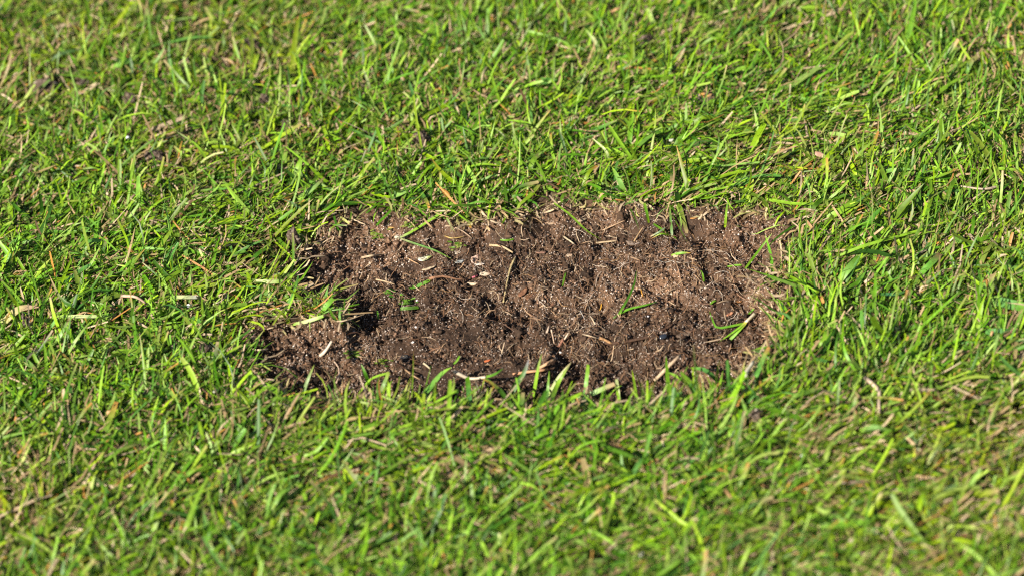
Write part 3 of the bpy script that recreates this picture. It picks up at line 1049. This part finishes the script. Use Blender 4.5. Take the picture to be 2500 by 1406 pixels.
# and the largest of the rest
n_more = 0
while n_more < 210:
    px, py = random.uniform(20, 2480), random.uniform(15, 1390)
    p = unproj(px, py)
    if grid_at(SD, p[0], p[1]) > -.008:
        continue
    p = P(px, py, 0)
    a = float(flow(p[0], p[1])) + random.gauss(0, .6)
    if random.random() < .3:
        a = random.uniform(0, 6.28)
    Ln, hh = random.uniform(.013, .027), random.uniform(.004, .009)
    q1 = p + np.array([math.cos(a), math.sin(a), 0]) * Ln * .5
    q2 = p + np.array([math.cos(a), math.sin(a), 0]) * Ln
    q1[2], q2[2] = zg(q1[0], q1[1]) + hh * random.uniform(.7, 1.1), zg(q2[0], q2[1]) + hh * random.uniform(.5, 1.25)
    pts = []
    for q, h in ((p, 0), (q1, 0), (q2, 0)):
        X_, Y_ = to_px(q)
        pts.append((X_, Y_, max(0.0, (q[2] - float(zg(q[0], q[1]))) * 1000)))
    cb, cm, ct = pick_colours(1, .08)
    blade_obj("grass_blade", grass, M_GRASS, pts, random.uniform(1.5, 2.6), cb[0] * .9, cm[0] * .9, ct[0], tip=random.choice(["point", "cut"]), nseg=6)
    n_more += 1


# ------------------------------------------------------------------ things lying on or growing in the bare soil
def sprig(label, cat, group, base, arms, node=None, name="grass_sprig"):
    o0 = P(*base)
    e = empty(name, o0)
    tag(e, label, cat, group)
    for pts, w, cb, cm, ct, tip in arms:
        blade_obj("blade", e, M_GRASS, pts, w * (.58 if 'tongue' in label else .70), np.array(cb) * .85, np.array(cm) * .78, np.array(ct) * .8, tip=tip, origin=o0)
    if node:
        pts, r, col = node
        C = path(pts, 6)
        me, _ = tube_mesh("stem", C, np.full(6, r / 1000) * np.linspace(1, .7, 6), col, 6, .1, 1, o0)
        obj("stem", me, M_GRASS, e)
    return e


sprig("pale green grass sprig bent to an open V near the far soil rim", "grass sprig", None, (972, 581, 1.5),
      [([(975, 581, 1.8), (1005, 566, 4), (1045, 541, 5), (1078, 520, 5)], 1.9, PALE, (.22, .42, .02), (.2, .38, .02), "cut"),
       ([(975, 582, 1.8), (1015, 596, 3.5), (1060, 611, 3.5), (1102, 632, 1.5)], 2.0, (.5, .5, .25), (.2, .40, .10), G_LIGHT, "point")],
      ([(966, 579, 1.5), (976, 582, 1.8)], .9, (.62, .58, .42)))
sprig("seedling grass tuft with one upright blade, rooted in the soil beside a red speck", "grass tuft", None, (1641, 577, .5),
      [([(1641, 577, .5), (1638, 545, 6), (1635, 498, 13)], 1.9, (.4, .5, .3), (.17, .34, .08), G_OLIVE, "point"),
       ([(1639, 579, .5), (1618, 562, 3), (1595, 547, 4)], 1.8, G_YEL, (.16, .36, .03), G_MID, "cut"),
       ([(1637, 577, .5), (1615, 571, 4), (1590, 583, 2)], 1.2, G_YEL, (.2, .4, .02), ORANGE, "point"),
       ([(1624, 556, 5), (1607, 568, 4), (1588, 578, 2)], 1.1, (.25, .33, .2), (.2, .3, .16), TAN_P, "cut"),
       ([(1642, 577, .5), (1648, 581, 1.5), (1654, 586, 1)], 1.1, G_LIGHT, G_MID, G_LIGHT, "cut")], None, "grass_tuft")
sprig("dark green grass sprig with two spread blades lying on crumbly soil above the curved stick", "grass sprig", None, (1499, 776, 1),
      [([(1512, 764, 2), (1532, 730, 5), (1548, 695, 6), (1554, 661, 5)], 1.7, G_MID, G_DARK, G_DARK, "point"),
       ([(1508, 768, 2), (1535, 754, 4), (1570, 746, 4), (1605, 736, 2)], 1.9, (.14, .34, .02), (.12, .31, .02), G_DARK, "point")],
      ([(1497, 777, .8), (1506, 770, 1.6), (1514, 763, 2)], .6, (.10, .17, .04)))
sprig("uprooted grass shoot with white stem base lying on the soil near the right rim", "grass sprig", None, (1840, 770, 2),
      [([(1822, 785, 2.5), (1803, 806, 3), (1783, 828, 1.5)], 2.3, (.6, .5, .1), (.22, .45, .02), (.2, .42, .02), "cut"),
       ([(1822, 785, 2.5), (1796, 806, 4), (1754, 835, 1.5)], 1.5, (.5, .5, .1), (.19, .42, .02), (.2, .38, .02), "point"),
       ([(1818, 788, 2.5), (1788, 795, 4), (1752, 800, 3.5), (1741, 785, 4), (1732, 759, 5)], 1.6, G_LIGHT, (.12, .33, .02), G_MID, "point")],
      ([(1843, 766, 2), (1834, 774, 2.3), (1820, 787, 2.5)], 1.0, (.70, .62, .46)))
sprig("small leafy grass tuft standing on the tongue of turf beside the dark hole", "grass tuft", None, (831, 790, .5),
      [([(831, 790, .5), (829, 770, 5), (830, 748, 9)], 2.2, G_LIGHT, (.16, .34, .07), G_MID, "point"),
       ([(833, 790, .5), (845, 776, 4), (858, 764, 6)], 1.8, G_LIGHT, (.16, .3, .08), PALE, "point"),
       ([(835, 787, .5), (846, 780, 2.5), (856, 777, 3)], 1.3, G_YEL, (.18, .4, .02), G_LIGHT, "point"),
       ([(836, 788, .5), (850, 789, 2), (861, 793, 1)], 1.4, G_YEL, (.2, .4, .02), G_YEL, "cut"),
       ([(828, 790, .5), (822, 772, 3), (824, 755, 5)], 1.2, G_YEL, ORANGE, TAN, "point"),
       ([(829, 791, .5), (812, 770, 4), (800, 748, 6)], 2.2, G_LIGHT, G_MID, G_LIGHT, "cut")], None, "grass_tuft")
sprig("creeping runner with pale nodes and green leaves reaching over the near rim of the soil", "grass runner", None, (1160, 925, 8),
      [([(1182, 920, 11), (1205, 914, 12), (1230, 898, 14)], 2.2, G_LIGHT, (.13, .33, .03), G_DARK, "point"),
       ([(1182, 921, 11), (1215, 945, 9), (1248, 980, 6)], 1.8, G_MID, G_DARK, G_MID, "point"),
       ([(1158, 925, 9), (1166, 945, 6), (1172, 965, 3)], 1.1, TAN, (.3, .28, .25), TAN, "cut"),
       ([(1184, 922, 11), (1174, 950, 6), (1152, 990, 2)], 1.3, G_OLIVE, G_OLIVE, G_LIGHT, "point")],
      ([(1107, 905, 9), (1130, 917, 9), (1150, 924, 9), (1185, 920, 11)], .95, (.60, .50, .38)), "grass_runner")

tag(blade_obj("grass_clipping", None, M_GRASS, [(998, 703, 1.2), (1022, 697, 1.8), (1050, 684, 2)], 2.3, G_MID, (.10, .24, .04), G_MID, tip="cut", taper_base=.55),
    "wide blunt-cut green blade fragment lying alone on the soil", "grass clipping")
tag(blade_obj("grass_clipping", None, M_GRASS, [(1639, 624, 1.2), (1662, 618, 2.2), (1687, 618, 1.2)], 1.3, G_LIGHT, (.2, .42, .05), ORANGE, tip="point"),
    "short thin green blade with orange tip, arched on the far soil", "grass clipping")
tag(blade_obj("grass_clipping", None, M_GRASS, [(977, 753, 1.2), (998, 752, 1.8), (1022, 750, 1.5)], 1.8, (.13, .25, .05), (.11, .23, .04), G_MID, tip="cut", taper_base=.95),
    "squared green clipping lying flat below the mashed green leaves", "grass clipping")
for pts, w, lab in (
        ([(1373, 698, 1.2), (1377, 680, 2), (1381, 665, 2)], 1.2, "tiny upright green clipping standing alone in the middle of the soil"),
        ([(1711, 661, 2), (1716, 672, 2.2), (1718, 688, 1)], 1.2, "tiny green clipping on root-filled soil toward the right rim"),
        ([(1775, 651, 1.2), (1792, 648, 1.8), (1810, 647, 1.2)], 1.4, "pale green clipping lying level among white roots near the right rim"),
        ([(921, 759, 2.5), (923, 770, 2), (924, 779, 1)], 1.3, "small green clipping on the lip of the dark hole"),
        ([(1221, 586, 1.4), (1238, 587, 2), (1254, 584, 1.2)], 1.4, "short dark green clipping lying on smooth soil near the far rim"),
        ([(1827, 766, 1.4), (1834, 760, 2), (1842, 751, 2)], 1.4, "green clipping leaning on the soil just above the white shoot"),
        ([(1108, 888, 2), (1116, 879, 2.6), (1122, 868, 3)], 1.4, "bright green clipping on dark soil behind the pale runner"),
        ([(1733, 743, 1), (1742, 735, 2), (1748, 733, 1)], 1.6, "yellowish green snippet resting in the sand beside the orange bud scales")):
    tag(blade_obj("grass_clipping", None, M_GRASS, pts, w * .7, G_MID, random.choice([(.09, .24, .02), (.13, .28, .02)]), G_MID, tip="cut", nseg=4), lab, "grass clipping")

# mashed green leaves pressed into the earth
for (cx, cy, n, lab) in ((955, 716, 7, "mashed dark green leaf bits pressed into the soil, upper of two"), (990, 737, 12, "larger mashed wad of dark green leaf bits pressed into the soil"),
                         (1120, 598, 7, "faint mashed green leaf smear on smooth soil near the far rim"), (1000, 548, 7, "yellow green mashed leaf bits at the far rim"),
                         (915, 574, 8, "mashed yellow green moss bits on pale soil near the far left rim"), (860, 862, 8, "bright green moss bits on the crumbly near left mound"),
                         (935, 884, 6, "green moss bits at the near left beside the black chip")):
    e = empty("mashed_leaves", P(cx, cy, .5))
    tag(e, lab, "leaf bits", None)
    o0 = np.array(e.location)
    for k in range(n + 5):
        qx, qy = cx + random.gauss(0, 12), cy + random.gauss(0, 6)
        an = random.uniform(-.7, .7)
        ln = random.uniform(4, 10)
        g = random.choice([(.035, .12, .012), (.06, .18, .014), (.10, .21, .02)]) if "dark" in lab else random.choice([(.12, .19, .02), (.08, .18, .014), (.20, .23, .05)])
        blade_obj("leaf_bit", e, M_GRASS, [(qx - ln * math.cos(an), qy + ln * .6 * math.sin(an), .9), (qx, qy, 1.6), (qx + ln * math.cos(an), qy - ln * .6 * math.sin(an), .9)],
                  random.uniform(.6, 1.3), g, g, g, tip="cut", nseg=3, origin=o0)

# torn flakes
FL = [(1038, 631, 6.5, 3.2, 5, (.52, .50, .40), (.30, .36, .10), "whitish leaf sheath flake with green stain on the soil"),
      (1047, 655, 7, 2.4, 22, (.55, .44, .28), (.40, .30, .20), "cream torn sheath flake below the green-stained one"),
      (1160, 633, 6.2, 3.6, 52, (.50, .36, .28), (.38, .24, .18), "pinkish tan papery flake standing tilted on the soil"),
      (1172, 645, 5, 1.7, -8, (.46, .40, .34), (.33, .29, .26), "grey tan torn flake lying against the pinkish one"),
      (1121, 639, 4.4, 2.4, 20, (.22, .23, .22), (.33, .34, .33), "blue-grey flake beside a small dark pit"),
      (1185, 668, 6.5, 3.0, -10, (.46, .38, .28), (.30, .23, .17), "frayed pale bark flake right of the pink chip"),
      (1160, 675, 3.4, 1.2, 35, (.55, .13, .17), (.42, .12, .14), "small bright pink chip on the soil"),
      (1155, 693, 6, 1.9, -15, (.55, .45, .32), (.36, .26, .17), "cream fibrous flake beneath the pink chip"),
      (1118, 615, 5.5, 2.2, 10, (.30, .25, .20), (.42, .36, .29), "dull grey-brown flake on smooth soil near the far rim"),
      (1037, 586, 5, 1.5, 4, (.30, .24, .19), (.36, .30, .24), "thin dull flake lying under the open V sprig"),
      (1276, 714, 7, 3.2, 50, (.15, .068, .036), (.20, .10, .055), "reddish brown bark chip, larger one left of the soil's middle"),
      (1293, 722, 6, 2.4, 48, (.17, .085, .045), (.10, .05, .03), "split brown bark chip with pale edge beside the reddish one"),
      (1346, 744, 6, 2.2, 40, (.12, .058, .034), (.16, .08, .045), "dark brown bark sliver in the middle of the soil"),
      (1262, 694, 4.4, 1.4, 5, (.28, .17, .09), (.22, .13, .08), "light brown husk flake beside the yellowish root"),
      (1800, 737, 5.0, 2.0, 5, (.36, .17, .06), (.25, .11, .04), "orange brown glossy bud scale on the soil by the right rim"),
      (1782, 766, 4.6, 2.2, 32, (.30, .13, .07), (.38, .19, .11), "reddish brown oval bud scale below the orange one"),
      (1694, 533, 4.2, 1.6, 10, (.42, .21, .06), (.30, .15, .05), "orange brown scale on the soil at the far right rim"),
      (1345, 545, 4.8, 3.0, 5, (.42, .30, .20), (.30, .20, .13), "rounded tan husk near the far rim"),
      (1391, 623, 3.4, 2.4, 5, (.40, .29, .20), (.30, .2, .13), "small round tan husk in the upper middle soil"),
      (1322, 617, 5, 1.5, 3, (.27, .15, .10), (.2, .11, .08), "slender reddish brown husk with a stalk in the upper middle soil"),
      (1545, 594, 7, 3.0, -5, (.17, .125, .095), (.24, .19, .16), "thin grey-brown translucent leaf skin on the far soil"),
      (1672, 816, 8, 4.6, 30, (.10, .07, .05), (.16, .12, .09), "grey-brown flat leaf fragment at the end of the curved stick"),
      (1835, 735, 3.4, 1.6, 40, (.40, .30, .20), (.3, .22, .15), "pale tan crumbly leaf scrap on the right rim"),
      (985, 872, 5, 2.6, 25, (.040, .038, .038), (.07, .065, .06), "black angular chip on the near left soil"),
      (1190, 880, 3.6, 1.4, 5, (.46, .12, .04), (.35, .10, .04), "orange red chip on dark soil near the runner"),
      (1650, 625, 3.2, 2.0, 5, (.50, .36, .22), (.4, .28, .17), "round tan seed just below the arched orange-tipped blade"),
      (955, 556, 4, 1.6, -25, (.5, .28, .08), (.4, .24, .1), "orange yellow leaf scrap at the far left rim")]
for k, (px, py, ln, wd, an, c1, c2, lab) in enumerate(FL):
    tilt = (random.uniform(-.25, .35), random.uniform(-.2, .2))
    if "tilted" in lab:
        tilt = (.75, -.2)
    nm = "bark_chip" if "bark" in lab else "bud_scale" if "scale" in lab else "husk" if ("husk" in lab or "seed" in lab) else "chip" if "chip" in lab else "leaf_flake"
    mt_ = M_GLOSS if "glossy" in lab else M_WOOD
    tag(flake_obj(nm, px, py, ln, wd, an, c1, mt_, h=1.0, thick=.5 if "bark" in lab or "chip" in lab else .25, cup=.15, frayed=.22, col2=c2, tilt=tilt), lab, nm.replace("_", " "))

# dry straws, twigs and stems, one by one
ST = [([(884, 629, 1.5), (905, 625, 2.2), (928, 622, 1.5)], .75, TAN_P, "straw", "short flat tan straw on pale soil at the far left"),
      ([(918, 682, 1.2), (940, 687, 2), (963, 694, 1.2)], .5, (.5, .36, .22), "straw", "thin tan straw left of the wide blunt-cut green fragment"),
      ([(1196, 599, 1.4), (1225, 602, 2.6), (1252, 617, 1.4)], .75, (.52, .38, .22), "straw", "bent tan straw above the yellowish root"),
      ([(1112, 556, 1.6), (1130, 565, 2.6), (1152, 582, 1.2)], .4, (.42, .30, .20), "straw", "fine brown stalk slanting from the far rim beside smooth soil"),
      ([(1086, 577, 1.2), (1105, 582, 1.8), (1135, 578, 1.5)], .35, (.48, .33, .12), "straw", "wispy yellow straw on smooth soil near the far rim"),
      ([(995, 630, 1.2), (1008, 638, 2), (1022, 645, 1.2)], .4, (.45, .28, .15), "straw", "fine orange straw left of the green-stained flake"),
      ([(1048, 680, 1.6), (1080, 674, 2.6), (1112, 681, 2), (1142, 682, 1.2)], .8, (.24, .125, .07), "twig", "frayed brown fibrous twig above the wide blunt-cut fragment"),
      ([(1258, 630, 2), (1247, 652, 2.8), (1238, 690, 2.4), (1229, 738, 1.2)], .65, (.33, .26, .13), "root", "knobbly yellowish root running down the left middle of the soil"),
      ([(1470, 836, -.6), (1500, 838, .4), (1535, 832, 0), (1580, 823, .7), (1618, 806, .9), (1643, 790, 2)], 1.0, (.060, .032, .019), "stick", "curved brown stick half buried in the near right soil"),
      ([(1597, 928, 2), (1622, 905, 6), (1640, 885, 8), (1661, 866, 9)], 1.05, (.40, .29, .19), "twig", "pale tan twig leaning up from the near right soil"),
      ([(782, 868, 1), (795, 856, 4), (810, 832, 8)], .95, (.62, .52, .42), "straw", "stout white straw stub standing on the near left mound"),
      ([(988, 900, 1.5), (1005, 914, 3), (1028, 927, 1.5)], .45, (.46, .30, .17), "straw", "thin tan straw lying on dark soil near the left near rim"),
      ([(1034, 886, 1), (1042, 892, 2), (1050, 899, 1)], .6, (.50, .42, .28), "straw", "stubby cream straw right of the black chip"),
      ([(1252, 914, 3), (1280, 908, 4), (1312, 905, 4), (1337, 901, 3)], .9, (.52, .28, .15), "straw", "orange tan straw lying level near the near rim"),
      ([(1316, 899, 3), (1335, 887, 5), (1356, 876, 5)], .9, (.50, .31, .18), "straw", "orange tan straw slanting up from the level one"),
      ([(820, 935, 1.5), (828, 915, 3), (826, 895, 4), (816, 882, 3)], .6, (.36, .26, .19), "root", "curved brown root on the near left mound"),
      ([(1346, 804, 5), (1350, 823, 3.5), (1354, 842, 1)], .45, (.55, .40, .29), "straw", "upright pale straw left of a matching slanted pair"),
      ([(1367, 843, 1), (1378, 828, 3.5), (1388, 812, 6)], .5, (.58, .45, .33), "straw", "slanted pale straw beside a reddish sliver"),
      ([(1364, 846, 1), (1370, 836, 3), (1375, 827, 4)], .8, (.22, .10, .065), "twig", "reddish brown sliver beside the slanted pale straw"),
      ([(1335, 812, 1), (1338, 803, 3), (1340, 796, 4)], .6, (.5, .38, .29), "straw", "short pale straw stump above the upright one"),
      ([(1443, 773, 3), (1448, 782, 3), (1453, 792, 1.5)], .35, (.6, .48, .32), "straw", "tiny straight cream straw left of the dark sprig"),
      ([(1422, 815, 2), (1438, 819, 3), (1462, 826, 2)], .4, (.5, .38, .26), "straw", "pale stalk pointing into the dark hollow by the curved stick"),
      ([(1463, 824, 2), (1478, 830, 3), (1494, 838, 2)], .9, (.30, .17, .08), "twig", "orange brown splintered twig at the left end of the curved stick"),
      ([(1565, 703, 1.5), (1567, 715, 2.4), (1571, 725, 1.2)], .35, (.60, .30, .04), "straw", "tiny orange curled fibre right of the dark sprig"),
      ([(1469, 741, 1.5), (1467, 752, 2), (1464, 757, 1)], .35, (.60, .32, .04), "straw", "tiny orange fibre left of the dark sprig"),
      ([(1375, 577, 1.4), (1388, 586, 2.4), (1402, 596, 1.2)], .55, (.52, .43, .29), "straw", "pale bent straw in the upper middle soil"),
      ([(1455, 594, 1.2), (1480, 591, 2), (1507, 588, 1.4)], .6, (.48, .36, .22), "straw", "tan straw lying level beside the drooping long blade"),
      ([(1470, 563, 1.2), (1495, 552, 2), (1527, 538, 2.4)], .4, (.38, .25, .15), "straw", "thin brown stalk slanting on the far soil"),
      ([(1548, 590, 1.2), (1560, 570, 2.5), (1572, 553, 3)], .4, (.38, .25, .13), "straw", "thin brown stalk beside the seedling tuft"),
      ([(1818, 917, 9), (1826, 902, 8), (1840, 882, 7)], 1.1, (.62, .58, .46), "stem", "thick white stem base in the grass at the near right rim"),
      ([(2113, 922, 8), (2134, 940, 9), (2147, 956, 8), (2146, 985, 7), (2148, 1008, 6)], 1.1, (.52, .40, .30), "stem", "kinked tan dead stem lying in the grass right of the soil"),
      ([(372, 408, 4), (410, 404, 5), (452, 412, 4)], .9, (.24, .17, .13), "twig", "brown twig lying in thin turf beside an earth cast"),
      ([(297, 722, 7), (325, 723, 9), (342, 730, 8), (355, 740, 6)], .9, (.52, .36, .27), "stem", "curved pinkish dead stem in the grass left of the soil"),
      ([(560, 715, 5), (540, 735, 6), (520, 742, 6)], .35, (.55, .45, .36), "root", "fine pale curled root in the grass near the grey pebble"),
      ([(1190, 163, 5), (1180, 180, 9), (1175, 205, 8)], .8, (.45, .38, .22), "stem", "upright dead stem in the lawn beyond the far rim"),
      ([(1000, 362, 4), (1003, 345, 7), (1012, 330, 8)], .6, (.46, .28, .17), "stem", "curved orange dead stem beside the lone earth clod beyond the far rim"),
      ([(2440, 455, 6), (2400, 462, 8), (2345, 455, 7)], .7, (.48, .38, .27), "stem", "long tan dead stem in dense grass beyond the right rim")]
for pts, r, col, nm, lab in ST:
    tag(tube_obj(nm, pts, r, col, M_WOOD if nm in ("stick", "twig", "root") else M_STRAW, None, n=16 if nm == "stick" else 7, taper=.35 if nm != "stick" else .45,
                 jitter=.30 if nm in ("stick", "twig") else .12, sides=6 if nm == "stick" else 5), lab, nm)

# stones and specks
tag(stone_obj("pebble", 462, 746, 2.3, (.72, .70, .66), h=5.5, col2=(.20, .24, .27), ang=30), "small pebble, white above and blue-grey below, lodged in grass left of the soil", "pebble")
tag(stone_obj("pebble", 312, 337, 2.2, (.78, .77, .74), h=6, ang=10), "small white pebble in the lawn near the brown twig", "pebble")
tag(stone_obj("red_bead", 1653, 552, 1.0, (.62, .035, .015), M_GLOSS, h=.5, jag=.03, stretch=1.05, sub=2), "tiny shiny red speck on the soil beside the seedling tuft", "red speck")
tag(stone_obj("black_pebble", 1619, 821, 2.6, (.020, .024, .032), M_GLOSS, h=2.2, flat=.6, stretch=1.6, ang=20), "tiny glossy blue-black pebble under the end of the curved stick", "pebble")
for px, py, s_, c_, lab in ((1582, 772, 1.2, (.52, .50, .52), "rounded grey quartz grain right of the dark sprig"), (1016, 798, 1.3, (.5, .47, .46), "large grey quartz grain on smeared soil left of middle"),
                            (1008, 835, 1.2, (.5, .47, .45), "grey quartz grain on the darkest smeared soil"), (1368, 860, 1.3, (.5, .48, .46), "white quartz grain in the near middle crumbs"),
                            (865, 772, 1.1, (.2, .2, .2), "dark quartz grain inside the black hole"), (1018, 733, 1.0, (.55, .55, .58), "bluish quartz grain right of the green wad")):
    tag(stone_obj("sand_grain", px, py, s_, c_, h=.5, sub=1), lab, "sand grain")
for px, py, s_, c_, lab in ((1639, 343, 2.6, (.72, .74, .62), "white torn stem fleck in the lawn beyond the far rim"), (1960, 1111, 2.4, (.8, .8, .76), "white fleck shining in the lawn near the right bottom of the soil"),
                            (1350, 1228, 2.2, (.74, .72, .66), "white fleck deep in the near lawn, left of two"), (1566, 1352, 2.6, (.7, .66, .56), "cream fleck in the near lawn below the soil's middle"),
                            (2081, 1318, 2.8, (.66, .52, .42), "pinkish cream fleck in the near lawn toward the right"), (525, 954, 2.6, (.76, .74, .6), "cream white fleck in the grass below the left rim")):
    tag(flake_obj("stem_fleck", px, py, s_ * 1.1, s_ * .6, random.uniform(-40, 60), np.array(c_) * .8, M_STRAW, h=5, thick=.6, tilt=(.4, .1)), lab, "stem fleck")

# dead leaves in the lawn
tag(blade_obj("dry_leaf", None, M_STRAW, [(-5, 800, 5), (22, 772, 9), (52, 752, 11), (96, 749, 9)], 4.6, (.22, .33, .05), (.42, .36, .16), (.50, .30, .22), nseg=9),
    "broad dying leaf turning from green to pinkish tan, left of the pebble", "leaf")
tag(flake_obj("dry_leaf", 1722, 232, 7, 3.2, 5, (.55, .30, .08), M_STRAW, h=7, col2=(.45, .28, .12), tilt=(.3, .1)), "orange dead leaf lying on a small earth cast beyond the far rim", "leaf")
tag(flake_obj("dry_leaf", 2004, 379, 6.5, 3, -20, (.44, .25, .19), M_STRAW, h=6, col2=(.42, .34, .2), tilt=(.5, .2)), "pinkish papery dead leaf in the lawn beyond the right rim", "leaf")
tag(flake_obj("dry_leaf", 1952, 402, 7, 2.6, 25, (.34, .34, .10), M_STRAW, h=5, col2=(.42, .34, .16), tilt=(.1, .05)), "yellowish limp dead leaf beside the pinkish papery one", "leaf")
tag(flake_obj("dry_leaf", 2140, 82, 8, 2.4, 75, (.60, .36, .14), M_STRAW, h=9, tilt=(.7, 0)), "orange tan dead leaf piece standing in the far right lawn", "leaf")

# round green weed leaves at the right
for px, py, d_, lab in ((2485, 660, 7.5, "round shiny green weed leaf in the grass, larger of a cluster"), (2462, 655, 6, "round yellow-green weed leaf beside the larger shiny one"),
                        (2340, 585, 5.5, "small round pale green weed leaf alone in dense grass"), (2410, 700, 6, "small rounded weed leaf at the foot of the widest blade")):
    tag(flake_obj("weed_leaf", px, py, d_, d_ * .85, random.uniform(0, 90), (.15, .32, .04), M_GRASS, h=8, thick=.3, cup=.10, frayed=.04, col2=(.22, .38, .06), tilt=(.35, .1)), lab, "weed leaf")

# earth casts lying in the lawn
for px, py, ln, n, rise, lab in ((1030, 350, 9, 60, 7, "lone crumbly earth clod in the lawn beyond the far rim"), (110, 218, 15, 90, 5, "dark earth cast in the far left lawn, wide and low"),
                                 (205, 212, 7, 40, 4, "smaller earth cast right of the wide dark one in the far left lawn"), (320, 248, 8, 40, 5, "earth cast in the left lawn above the white pebble"),
                                 (612, 115, 9, 50, 5, "earth cast in the far lawn, blurred and brown"), (378, 390, 10, 60, 5, "earth cast in thin turf at the brown twig"),
                                 (1722, 246, 10, 70, 4, "earth cast under the orange dead leaf"), (1575, 112, 9, 50, 6, "reddish earth cast deep in the far lawn"), (718, 592, 6, 50, 8, "upright earth clod at the far left rim of the soil"),
                                 (645, 250, 5, 30, 5, "tiny earth cast in the lawn between two larger ones"), (700, 312, 5, 30, 5, "small earth cast in the lawn left of the lone clod"), (500, 862, 7, 40, 5, "earth cast in the grass left of the soil's near mound"),
                                 (1845, 1022, 7, 40, 5, "reddish earth cast in the grass beyond the near right rim"), (68, 805, 4, 30, 9, "bit of earth stuck on a broad blade left of the pebble")):
    clod_obj("soil_clod", px, py, ln, n, h=3.0, rise=rise, label=lab)

# ---- roots in the bare soil: parts of it
def root(C, r, col, name="root"):
    me, o = tube_mesh(name, C, r * np.linspace(1, .4, len(C)), col, 3, .1)
    return obj(name, me, M_STRAW, soil, o)


ZONES = [(1650, 650, 70, 25, 34), (1790, 690, 50, 40, 26), (1780, 600, 60, 25, 20), (1400, 740, 60, 40, 34), (1480, 640, 80, 40, 26), (1100, 700, 90, 30, 22), (900, 740, 70, 40, 20), (1200, 650, 60, 40, 16),
         (1420, 860, 60, 30, 26), (1600, 870, 80, 20, 16), (1520, 560, 80, 25, 16), (830, 850, 80, 40, 16), (1750, 880, 50, 25, 16)]
for cx, cy, sx_, sy_, n in ZONES:
    for k in range(n):
        px, py = random.gauss(cx, sx_), random.gauss(cy, sy_)
        p = P(px, py, .5)
        if grid_at(SD, p[0], p[1]) < .001:
            continue
        L, a = random.uniform(.004, .015), random.uniform(0, 6.28)
        m_ = 7
        C = [p]
        for i in range(m_ - 1):
            a += random.gauss(0, .55)
            q = C[-1] + np.array([math.cos(a), math.sin(a), 0]) * L / (m_ - 1)
            C.append(q)
        C = np.array(C)
        C[:, 2] = zg(C[:, 0], C[:, 1]) + np.array([.0002, .0010, .0016, .0018, .0015, .0010, .0001]) * random.uniform(.6, 1.5)
        root(C, random.uniform(.00010, .00024), random.choice([(.42, .32, .23), (.55, .46, .38), (.33, .21, .12), (.28, .17, .10), (.38, .22, .10)]))
for pts, r, col in (([(1605, 636, 1), (1625, 641, 2), (1643, 636, 1.5)], .25, (.62, .56, .48)), ([(1650, 640, 1.5), (1670, 642, 2), (1700, 637, 1)], .25, (.62, .55, .46)),
                    ([(1650, 640, 1.5), (1658, 665, 2), (1662, 685, 1.5), (1668, 700, 1)], .3, (.42, .26, .16)), ([(1785, 668, 1), (1792, 690, 2), (1800, 718, 1.5), (1822, 732, 1)], .3, (.44, .26, .16)),
                    ([(1718, 610, 1), (1740, 612, 2), (1775, 616, 1.2)], .3, (.58, .47, .37)), ([(1745, 668, 1), (1765, 662, 2), (1785, 668, 1)], .22, (.6, .53, .45)),
                    ([(1825, 632, 1.5), (1845, 626, 2.5), (1875, 605, 2)], .25, (.5, .38, .28)), ([(1400, 560, 1), (1420, 565, 1.8), (1440, 580, 1)], .25, (.5, .42, .35)),
                    ([(1445, 645, 1), (1460, 650, 2), (1475, 642, 1)], .22, (.55, .45, .35)), ([(1415, 755, 1), (1422, 768, 2.5), (1428, 780, 1)], .3, (.45, .42, .38)),
                    ([(1405, 735, 1.5), (1402, 750, 2.5), (1406, 765, 1.5)], .35, (.30, .19, .12)), ([(940, 700, 1.2), (960, 712, 2), (978, 716, 1)], .25, (.45, .32, .22))):
    tube_obj("root", pts, r, col, M_STRAW, soil, n=7, taper=.5, sides=3)

# dry clippings that lie on the lawn
CL = [(205, 280), (150, 322), (460, 232), (735, 212), (812, 120), (960, 165), (1160, 20), (1490, 30), (1500, 95), (1690, 45), (2080, 85), (2460, 70), (2300, 300), (1380, 140), (2250, 470), (2320, 690), (2380, 590),
      (2110, 690), (330, 620), (590, 760), (300, 840), (360, 800), (120, 960), (260, 1010), (330, 1060), (560, 1290), (640, 1280), (395, 1370), (712, 1010), (1250, 1170), (1065, 1200), (860, 1235), (1980, 1105), (2090, 1010), (2420, 1110),
      (2140, 1290), (2440, 1230), (1560, 1020), (1420, 1050), (880, 370), (820, 235), (700, 480), (590, 520), (2010, 740), (2200, 760), (1930, 640), (1985, 560), (2420, 820), (1785, 1215), (1640, 1250)]
for px, py in CL:
    a = random.uniform(0, 3.14)
    ln = random.uniform(14, 34)
    h = random.uniform(4, 7)
    c_ = random.choice([TAN, TAN_P, TAN_P, (.52, .30, .15), (.5, .26, .07)])
    tag(blade_obj("dry_clipping", None, M_STRAW, [(px, py, h), (px + math.cos(a) * ln * .5, py - math.sin(a) * ln * .4, h + 1.5), (px + math.cos(a) * ln, py - math.sin(a) * ln * .8, h)],
                  random.uniform(.9, 1.8), c_, c_, np.array(c_) * .9, tip="cut", nseg=5, taper_base=.9),
        "%s dry blade clipping lying on top of the mown lawn" % {.36: "dull tan", .50: "pale straw", .52: "pinkish orange"}.get(round(c_[0], 2) if c_[2] > .1 else 0, "rusty orange"), "dry clipping", "dry clippings on the lawn")
